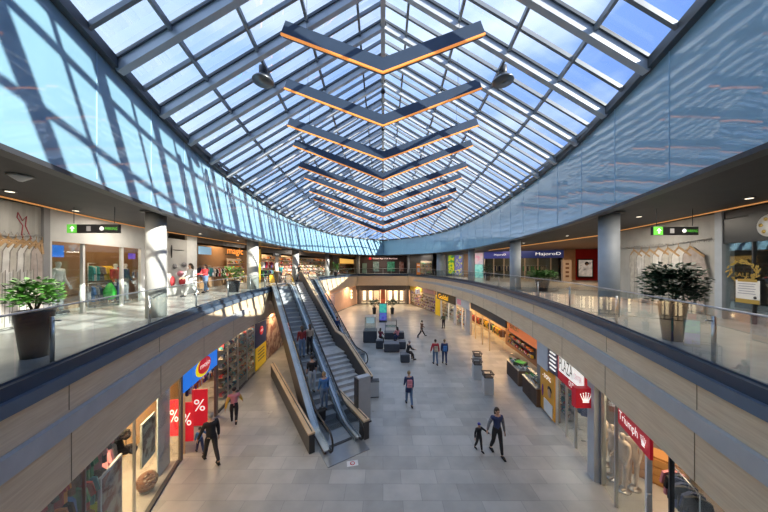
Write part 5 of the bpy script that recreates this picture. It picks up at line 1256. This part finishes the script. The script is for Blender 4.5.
# food stall with orange canopy
for p, q in ((505.5, 520), (520, 537)): rp(p, q, 0, LH, mat('stall_inner', (.35, .18, .10), .5), .1, 0, 2.2)
a, b = on(509, WL, 1, .45), on(537, WL, 1, .45); o = PB('food_stall_header', a, b, 2.4, LH-.03, mat('salmon', (.75, .20, .07), .5, emit=.3), t=.1); tag(o, 'salmon orange header board of the food stall on the right', 'sign')
text('BAKERY', o, (-.25*(b-a).length, 0, .5), udir(a, b), (b-a).length*.35, .4, mat('dk_green', (.05, .2, .05), .5), .02)
shelf_goods(on(509, WL, 1, 1.5), on(533, WL, 1, 1.5), .9, 3, .45, 'food stall', 18, [idn[c] for c in ('brown', 'orange', 'yellow', 'red', 'beige')], shelfmat=DKBR)
def food_counter(px0, px1, label, cs):
    a, b = on(px0, WL, 1, -.3), on(px1, WL, 1, -.3); c = (a+b)/2; L = (b-a).length; u = udir(a, b)
    o = empty('display_counter', (c.x, c.y, 0), math.atan2(u[1], u[0]), label, 'counter', 'food stall counters')
    b_ = MB().box((0, .45, .45), (L, .9, .9)).build('base', mat('counter_brown', (.16, .10, .07), .5), o)
    mb = MB()
    for k in range(int(L/.14)): mb.box((-L/2+.07+k*.14, -.01, .45), (.02, .03, .85))
    mb.build('slat_front', DKBR, o)
    MB().box((0, .45, .93), (L+.04, .96, .05)).build('steel_top', BRUSH, o)
    mb = MB(); mb.add([(-L/2, .0, .95), (L/2, .0, .95), (L/2, .25, 1.35), (-L/2, .25, 1.35), (L/2, .8, 1.38), (-L/2, .8, 1.38)], [(0, 1, 2, 3), (3, 2, 4, 5)]); mb.build('curved_glass', GL_RAIL, o)
    for i in range(int(L/.22)):
        for j in range(3):
            k = random.choice(cs); me = FRUIT[k]; g = bpy.data.objects.new('food_pile', me); C.objects.link(g); w = Vector((-L/2+.13+i*.22, .2+j*.22, .955)); ang = math.atan2(u[1], u[0])
            g.location = (c.x+w.x*math.cos(ang)-w.y*math.sin(ang), c.y+w.x*math.sin(ang)+w.y*math.cos(ang), .965); g.rotation_euler = (0, 0, random.random()*6)
            tag(g, '%s heap of produce in a tray on the food stall counter' % GN[k], 'food', '%s produce on the stall counters' % GN[k])
FRUIT = {}
for k in range(len(PAL)):
    mb = MB(); rd = random.Random(k); mb.lathe([(.09, 0), (.1, .02), (.1, .03)], n=10, mi=1)
    for _ in range(9): mb.ball((rd.uniform(-.06, .06), rd.uniform(-.06, .06), .05+rd.uniform(0, .06)), .035, n=6, m=4)
    FRUIT[k] = mb.mesh('food_pile', [PAL[k], BRUSH])
food_counter(506.8, 518.5, 'brown slatted food counter with glass top, farther of the two', [idn[c] for c in ('green', 'beige', 'white', 'brown', 'teal')])
food_counter(522.5, 536.5, 'brown slatted food counter with glass top, nearer of the two', [idn[c] for c in ('lime', 'green', 'beige', 'grey', 'brown')])
p = on(520.5, WL, 1, .15); o = empty('produce_stand', (p.x, p.y, 0), -.9, 'dark green produce stand with bright green trays between the counters', 'stand'); MB().box((0, 0, .6), (.6, .6, 1.1)).build('body', mat('dark_green', (.03, .07, .04), .5), o); MB().box((0, 0, 1.13), (.5, .5, .06)).build('tray', mat('neon_green', (.05, .55, .05), .5, emit=.1), o)
# posters and PLAZA sign
a, b = on(537, WL, 1, -.12), on(547.5, WL, 1, -.12); o = PB('blank_panel', a, b, 2.1, LH, mat('pale_panel', (.52, .58, .66), .4), t=.08); tag(o, 'plain pale grey-blue panel above the orange poster', 'panel')
a, b = on(547.8, WL, 1, -.12), on(557.5, WL, 1, -.12); o = PB('dark_list_sign', a, b, 2.25, LH, mat('violet_dark', (.08, .07, .13), .4), t=.08); tag(o, 'dark sign with white text lines left of the PLAZA sign', 'sign')
u = udir(a, b); uu = Vector((u[0], u[1], 0)); nn = Vector((uu.y, -uu.x, 0)); L = (b-a).length
for k in range(5): q = MB().box((0, 0, 0), (L*(.7 if k % 2 else .55), .02, .06)).build('text_line', WTXT, o); q.rotation_euler = (0, 0, math.atan2(u[1], u[0])); q.location = nn*.02+Vector((0, 0, .2+k*.18))+uu*.05
a, b = on(540.5, WL, 1, -.1), on(554.5, WL, 1, -.1); c = (a+b)/2; u = udir(a, b); L = (b-a).length
o = empty('window_poster', (c.x, c.y, .08), math.atan2(u[1], u[0]), 'tall orange poster with a smiling face below the pale panel', 'poster')
MB().box((0, .02, 1.05), (L, .05, 2.1)).build('orange_sheet', ORG if 0 else mat('amber_sheet', (.75, .36, .05), .5), o)
MB().ball((.18*L, -.02, 1.1), (.16, .02, .22)).build('printed_face', SKIN, o); MB().ball((.18*L, -.01, 1.25), (.2, .02, .16)).build('printed_hair', HK, o); MB().ball((-.3*L, -.02, .95), (.07, .02, .3)).build('violet_bottle', CL['purple'], o); MB().box((.1*L, -.02, .35), (.6*L, .02, .6)).build('white_blouse', WHITE, o); text('-30%', o, (0, 0, 1.75), (1, 0), L*.6, .2, WTXT, .03)
PB(T_(), on(537, WL, 1, 0), on(555.5, WL, 1, 0), 0, LH, WALLG, t=.2, kind='structure')
rp(555.3, 557, 0, 2.3, COLM, .1, .05)
a, b = on(557.8, WL, 1, -.15), on(585, WL, 1, -.15); c = (a+b)/2; u = udir(a, b); L = (b-a).length
o = empty('shop_sign', (c.x, c.y, 2.3), math.atan2(u[1], u[0]), 'red and white PLAZA shop sign on the lower right', 'sign')
MB().box((0, .05, .55), (L, .1, 1.15)).build('red_board', CRIM, o); MB().box((.05, -.01, .72), (L*.9, .03, .72)).build('white_field', mat('white_lit2', (.85, .84, .84), .5, emit=.5), o); text('PLAZA', o, (-.13*L, 0, .72), (1, 0), L*.52, .5, BLACK, .04); text('CENTER', o, (.30*L, 0, .66), (1, 0), L*.26, .2, mat('pinktxt', (.7, .25, .35), .5), .04); text('OUTLET', o, (.12*L, 0, .2), (1, 0), L*.3, .2, WTXT, .02)
for p, q in ((556, 575), (575, 592)): rp(p, q, 0, LH, mat('shoeshop_inner', (.16, .17, .16), .5), .1, 0, 1.8)
for i, (p0, p1) in enumerate(((557.5, 566), (567, 575), (576, 589))): tag(PB('shop_window', on(p0, WL, 1), on(p1, WL, 1), .06, 2.4, GL_SHOP, t=.02), 'narrow glass pane below the PLAZA sign, %s' % ['left', 'middle', 'right'][i], 'window'); rp(p1, p1+.8, 0, 2.4, [BRUSH, BRUSH, WHITE][i], .08, .03)
shelf_goods(on(559, WL, 1, .8), on(573, WL, 1, .8), .1, 5, .45, 'shop under the PLAZA sign', 10, [idn[c] for c in ('grey', 'white', 'teal', 'black', 'brown')], shelfmat=WALLG)
rack(on(577, WL, 1, .7), on(588, WL, 1, .7), 1.7, 'shop under the PLAZA sign', [idn[c] for c in ('black', 'brown', 'navy')])
# pier
o = MB().box((0, 0, LH/2), (.34, .42, LH)).build('wall_pier', COLM, kind='structure'); p = on(596.5, WL, 1, -.02); o.location = (p.x, p.y, 0); o.rotation_euler = (0, 0, -.25)
q = tag(MB().box((0, 0, 0), (.16, .02, .5)).build('notice_plate', mat('pale_plate', (.6, .66, .72), .4)), 'pale narrow notice plate on the blue-grey pier', 'notice'); q.location = (p.x+.02, p.y-.26, 3.0)
# crown sign
def crown(parent, c, w, h, m, ud):
    mb = MB(); pts = [(-.5, 0), (.5, 0), (.5, .12), (-.5, .12)]; mb.add([(x*w*.6, 0, z*h-.35*h) for x, z in pts], [(0, 1, 2, 3)])
    for k in range(5):
        t = (k-2)/2; x0 = t*.22; x1 = t*.5; zt = .72-.10*abs(t)
        mb.add([((x0-.07)*w, 0, -.2*h), ((x0+.07)*w, 0, -.2*h), ((x1+.03)*w, 0, (zt-.35)*h), ((x1-.03)*w, 0, (zt-.35)*h)], [(0, 1, 2, 3)])
        mb.add([(x1*w+math.cos(a)*.06*w, 0, (zt-.28)*h+math.sin(a)*.06*h) for a in frange(0, 2*PI, 8)[:-1]], [tuple(range(8))])
    q = mb.build('crown_emblem', m, parent); u = Vector((ud[0], ud[1], 0)); n = Vector((u.y, -u.x, 0)); q.location = Vector(c)+n*.03; q.rotation_euler = (0, 0, math.atan2(u.y, u.x))
p = on(583, WL, 1, -.45)
y0 = 8.75; cx = (583.5-383)*y0/F
o = empty('blade_sign', (cx, y0, zat(406.5, y0)), 0, 'square red hanging sign with white crown beside the pier', 'sign')
MB().box((0, 0, .33), (.66, .2, .66)).build('red_box', CRIM, o); crown(o, (0, -.075, .33), .36, .42, WTXT, (1, 0)); MB().tube([(.3, 0, .5), (.7, .1, .5)], .02, 6).build('bracket', CHAR, o)
# Triumph shop
for p, q in ((602, 640), (640, 700), (700, 790)): rp(p, q, 0, LH, mat('triumph_inner', (.32, .26, .22), .5), .1, 0, 2.4)
tag(PB('shop_window', on(602, WL, 1), on(615, WL, 1), .06, LH-.05, GL_SHOP, t=.02), 'glass pane right of the pier with a headless mannequin', 'window'); tag(PB('shop_window', on(616, WL, 1), on(646, WL, 1), .06, LH-.05, GL_SHOP, t=.02), 'glass pane with mannequins under the Triumph sign', 'window')
rp(600.8, 602, 0, LH, BRUSH, .08, .02); rp(615, 616, 0, LH, BRUSH, .08, .02); rp(646, 648, 0, LH, WHITE, .1, .02)
tag(PB('shop_window', on(671, WL, 1), on(720, WL, 1), .06, LH-.05, GL_SHOP, t=.02), 'dark glass pane with floral stickers at lower right', 'window'); rp(669.5, 671, 0, LH, CHAR, .08, .02)
a, b = on(618, WL, 1, -.06), on(650, WL, 1, -.06); c = (a+b)/2; u = udir(a, b); L = (b-a).length
o = empty('shop_sign', (c.x, c.y, 2.66), math.atan2(u[1], u[0]), 'crimson shop sign reading Triumph with crown, lower right', 'sign')
MB().box((0, .03, .28), (L, .06, .56)).build('red_board', CRIM, o); text('Triumph', o, (-.12*L, 0, .27), (1, 0), L*.62, .30, WTXT, .02); crown(o, (.36*L, 0, .27), .22, .30, WTXT, (1, 0))
for i, (px, d, lb) in enumerate(((604, .6, 'pale mannequin right beside the pier'), (613, .5, 'pale mannequin left below the Triumph sign'), (623, .55, 'pale mannequin in the middle of the Triumph window'), (633, .9, 'pale mannequin at the back of the Triumph window'))):
    p = on(px, WL, 1, d); person('mannequin', p.x, p.y, .04, 1.3+.2*i, 1.82, lb, CL['white'], CL['white'], STAND, ((.1, .3), (-.2, 1.0)), hair='none', skin=PLAST, plinth=True, cat='mannequin', bare=True)
p = on(657, WL, 1, 1.9); o = empty('shop_counter', (p.x, p.y, 0), -.9, 'wooden drawer counter inside the Triumph shop doorway', 'counter')
MB().box((0, 0, .45), (1.4, .6, .9)).build('body', mat('honey_wood', (.45, .22, .07), .5), o)
for k in range(3): MB().box((0, -.31, .18+k*.27), (1.3, .03, .22)).build('drawer', mat('honey_wood2', (.52, .28, .10), .5), o)
rp(649, 669, .0, .02, mat('honey_wood', (.45, .22, .07)), 1.8)
p = on(653, WL, 1, .05); o = empty('pull_handle', (p.x-.05, p.y, .9), 0, 'long steel pull handle of the Triumph glass door', 'handle'); MB().tube([(0, 0, 0), (-.08, 0, 0), (-.08, 0, .9), (0, 0, .9)], .018, 6).build('bar', BRUSH, o)
p = on(667, WL, 1, .4); rack(on(672, WL, 1, .8), on(700, WL, 1, .8), 2.1, 'Triumph shop', [idn[c] for c in ('black', 'navy', 'brown', 'pink')])
a, b = on(676, WL, 1, -.03), on(705, WL, 1, -.03); c = (a+b)/2; u = udir(a, b)
o = empty('flower_stickers', (c.x, c.y, 1.4), math.atan2(u[1], u[0]), 'pale flower stickers on the dark glass pane at lower right', 'decoration'); mb = MB(); rd = random.Random(9)
for _ in range(12):
    x, z, r = rd.uniform(-.5, .5), rd.uniform(-.9, .9), rd.uniform(.04, .08)
    for k in range(5): t = k*2*PI/5; mb.add([(x, 0, z), (x+r*math.cos(t-.4), 0, z+r*math.sin(t-.4)), (x+r*1.5*math.cos(t), 0, z+r*1.5*math.sin(t)), (x+r*math.cos(t+.4), 0, z+r*math.sin(t+.4))], [(0, 1, 2, 3)])
mb.build('petals', mat('petal', (.6, .5, .42), .6), o)

# ------------------------------------------------------------------ lamps in shops, fill lights over the upper walkways
def area(loc_, size, energy, colr, rot=(0, 0, 0), sy=None):
    l = bpy.data.lights.new('shop_or_fill_light', 'AREA'); l.energy = energy; l.color = colr; l.shape = 'RECTANGLE'; l.size = size; l.size_y = sy or size
    o = bpy.data.objects.new('shop_or_fill_light', l); C.objects.link(o); o.location = loc_; o.rotation_euler = rot; return o
WARM = (1, .72, .45)
def along(px, s, d, fn=WL): p = on(px, fn, s, d); return p
for (px, s, e, c_) in ((45, -1, 120, WARM), (80, -1, 110, WARM), (112, -1, 90, WARM), (150, -1, 70, WARM), (200, -1, 120, WARM), (236, -1, 90, (1, .8, .6)), (446, 1, 110, WARM), (462, 1, 110, WARM), (480, 1, 110, (1, .62, .28)), (497, 1, 90, (1, .62, .28)), (520, 1, 70, WARM), (572, 1, 50, (.9, .95, 1)), (622, 1, 50, (1, .8, .65)), (675, 1, 60, WARM)):
    p = along(px, s, 1.2); area((p.x, p.y, LH-.08), 1.6, e, c_)
for (px, e) in ((70, 45), (105, 60), (133, 30), (220, 70), (268, 60), (288, 70), (312, 90), (348, 80)):
    p = on(px, SL, -1, 1.3); area((p.x, p.y, UC-.1), 1.8, e, WARM)
area((16, 30.8, UC-.1), 3, 60, WARM); area((17, 22, UC-.06), 4, 150, (1, .68, .42)); area((0, 48.3, LH-.1), 5, 380, WARM, sy=2); area((-2, 48, UC-.1), 3, 50, WARM)
# passage lights under the gallery at the far end
for s in (-1, 1): area((s*5.2, 42.5, LH-.08), 1.5, 130, WARM)
area((-7.3, 36, LH-.08), 1.2, 100, WARM); area((-8.3, 20, LH-.1), .8, 60, WARM)

for (x, y, e) in ((-8.0, 6.0, 60), (-9.2, 10, 70), (-9.8, 15, 60), (-9.9, 22, 70), (-9.3, 31, 90), (8.1, 6.5, 55), (9.4, 10.5, 70), (10.6, 16, 60), (10.8, 23, 70), (10.3, 32, 90), (0, 47, 120), (6, 43, 80)):
    area((x, y, UC-.05), 1.6, e, (1, .93, .85))  # broad fill lights added under the upper ceiling to brighten the walkways and banners
# ------------------------------------------------------------------ sun, sky, camera
sun = bpy.data.lights.new('sun', 'SUN'); sun.energy = 9.5; sun.angle = .009; sun.color = (1, .95, .87)
so = bpy.data.objects.new('sun', sun); C.objects.link(so); so.rotation_euler = Vector((-1, .5, -.52)).to_track_quat('-Z', 'Y').to_euler()
w = bpy.data.worlds.new('sky'); bpy.context.scene.world = w; w.use_nodes = True; nt = w.node_tree; L_ = nt.links.new
bg = nt.nodes['Background']; tc = nt.nodes.new('ShaderNodeTexCoord'); sp = nt.nodes.new('ShaderNodeSeparateXYZ'); L_(tc.outputs['Generated'], sp.inputs[0])
# horizontal position relative to the sun side: deeper blue on the right, paler on the left
rp_ = nt.nodes.new('ShaderNodeValToRGB'); mr = nt.nodes.new('ShaderNodeMapRange'); mr.inputs['From Min'].default_value = -.8; mr.inputs['From Max'].default_value = .8; L_(sp.outputs['X'], mr.inputs['Value']); L_(mr.outputs['Result'], rp_.inputs['Fac'])
rp_.color_ramp.elements[0].color = (.38, .56, .90, 1); rp_.color_ramp.elements[1].color = (.05, .15, .50, 1)
nz = nt.nodes.new('ShaderNodeTexNoise'); nz.inputs['Scale'].default_value = 2.4; nz.inputs['Detail'].default_value = 7; mp = nt.nodes.new('ShaderNodeMapping'); mp.inputs['Scale'].default_value = (1, 1, 2.5); L_(tc.outputs['Generated'], mp.inputs['Vector']); L_(mp.outputs['Vector'], nz.inputs['Vector'])
cr = nt.nodes.new('ShaderNodeValToRGB'); cr.color_ramp.elements[0].position = .42; cr.color_ramp.elements[1].position = .75; cr.color_ramp.elements[0].color = (0, 0, 0, 1); cr.color_ramp.elements[1].color = (.7, .7, .7, 1); L_(nz.outputs['Fac'], cr.inputs['Fac'])
mx = nt.nodes.new('ShaderNodeMixRGB'); mx.inputs[2].default_value = (.75, .82, .92, 1); L_(cr.outputs['Color'], mx.inputs[0]); L_(rp_.outputs['Color'], mx.inputs[1]); L_(mx.outputs['Color'], bg.inputs['Color']); bg.inputs['Strength'].default_value = 1.5

cam = bpy.data.cameras.new('camera'); co = bpy.data.objects.new('camera', cam); C.objects.link(co); co.location = (0, 0, CAMZ); co.rotation_euler = (PI/2, 0, 0)
cam.sensor_width = 36; cam.lens = 12; cam.shift_x = 1/768; cam.shift_y = 8.5/768; cam.clip_start = .05
sc = bpy.context.scene; sc.camera = co
sc.view_settings.view_transform = 'Standard'; sc.view_settings.look = 'None'; sc.view_settings.exposure = 0.52; sc.view_settings.use_white_balance = True; sc.view_settings.white_balance_temperature = 7100; sc.view_settings.white_balance_tint = 9
sc.cycles.max_bounces = 7; sc.cycles.diffuse_bounces = 4; sc.cycles.transparent_max_bounces = 16; sc.cycles.caustics_reflective = False; sc.cycles.caustics_refractive = False

# shelf goods: the 290 that show largest as things, the rest as one mass of far-off stock
SPEC.sort(key=lambda q: math.hypot(q[1][0], q[1][1])/(q[3][0]*q[3][2])**.5)
for me, l_, a_, s_, lb, gp in SPEC[:290]:
    g = bpy.data.objects.new('boxed_product', me); C.objects.link(g); g.location = l_; g.rotation_euler = (0, 0, a_); g.scale = s_; tag(g, lb, 'product', gp)
mb = MB(); mlist = []
for me, l_, a_, s_, lb, gp in SPEC[290:]:
    M = Matrix.Translation(l_) @ Matrix.Rotation(a_, 4, 'Z') @ Matrix.Diagonal((*s_, 1))
    off = []
    for m_ in me.materials:
        if m_ not in mlist: mlist.append(m_)
        off.append(mlist.index(m_))
    n0 = len(mb.v); mb.v += [tuple(M @ v.co) for v in me.vertices]
    for p_ in me.polygons: mb.f.append(tuple(i+n0 for i in p_.vertices)); mb.mi.append(off[p_.material_index]); mb.sm.append(False)
mb.build('boxed_product_stock', mlist, label='small mixed goods filling the distant shop shelves on both floors', cat='product', kind='stuff')

# sub-parts: marks and fittings belong to the part that carries them
SUBP = {'lettering': ('blue_board', 'red_board', 'white_field', 'sign_body', 'sign_box', 'red_sheet', 'navy_half', 'sheet'), 'crown_emblem': ('red_board', 'red_box'), 'red_oval': ('blue_board',), 'yellow_crescent': ('blue_board',), 'arrow_mark': ('green_field',), 'pictogram': ('sign_body',), 'round_pictogram': ('sign_body',),
        'text_line': ('sheet', 'yellow_half'), 'seal': ('sheet',), 'gold_heading': ('sheet',), 'gold_foot': ('sheet',), 'front_pocket': ('bag_body',), 'strap': ('bag_body',), 'top_handle': ('bag_body',), 'opening': ('lid',), 'printed_face': ('printed_photo', 'orange_sheet'), 'printed_hair': ('printed_photo', 'orange_sheet'),
        'violet_bottle': ('orange_sheet',), 'white_blouse': ('orange_sheet',), 'white_print': ('sheet',), 'slat_front': ('base',), 'curved_glass': ('steel_top',), 'drawer': ('body',), 'red_emblem': ('navy_half',), 'eye': ('body',), 'mouth': ('body',), 'ear': ('body',), 'nose': ('body',), 'printed_fold': ('printed_sheet',), 'printed_hook': ('printed_sheet',), 'soil': ('pot',), 'lens': ('reflector',), 'picture': ('body',)}
base = lambda n: n.split('.')[0]
groups_ = {}
for o in bpy.data.objects:
    if o.parent: groups_.setdefault(o.parent, []).append(o)
for root, cs in groups_.items():
    if root.parent or root.type != 'EMPTY': continue
    nm = {}
    for c in cs:
        if c.location.length < 1e-6 and abs(c.rotation_euler.x)+abs(c.rotation_euler.z) < 1e-6 and abs(c.scale.x-1) < 1e-6: nm.setdefault(base(c.name), c)
    for c in cs:
        for t in SUBP.get(base(c.name), ()):
            if t in nm and nm[t] is not c: c.parent = nm[t]; break

# bake the skinned figures to plain meshes
bpy.context.view_layer.update(); dg = bpy.context.evaluated_depsgraph_get()
new = [(o, bpy.data.meshes.new_from_object(o.evaluated_get(dg))) for o in SKINJOBS]
for o, me in new: o.modifiers.clear(); o.data = me
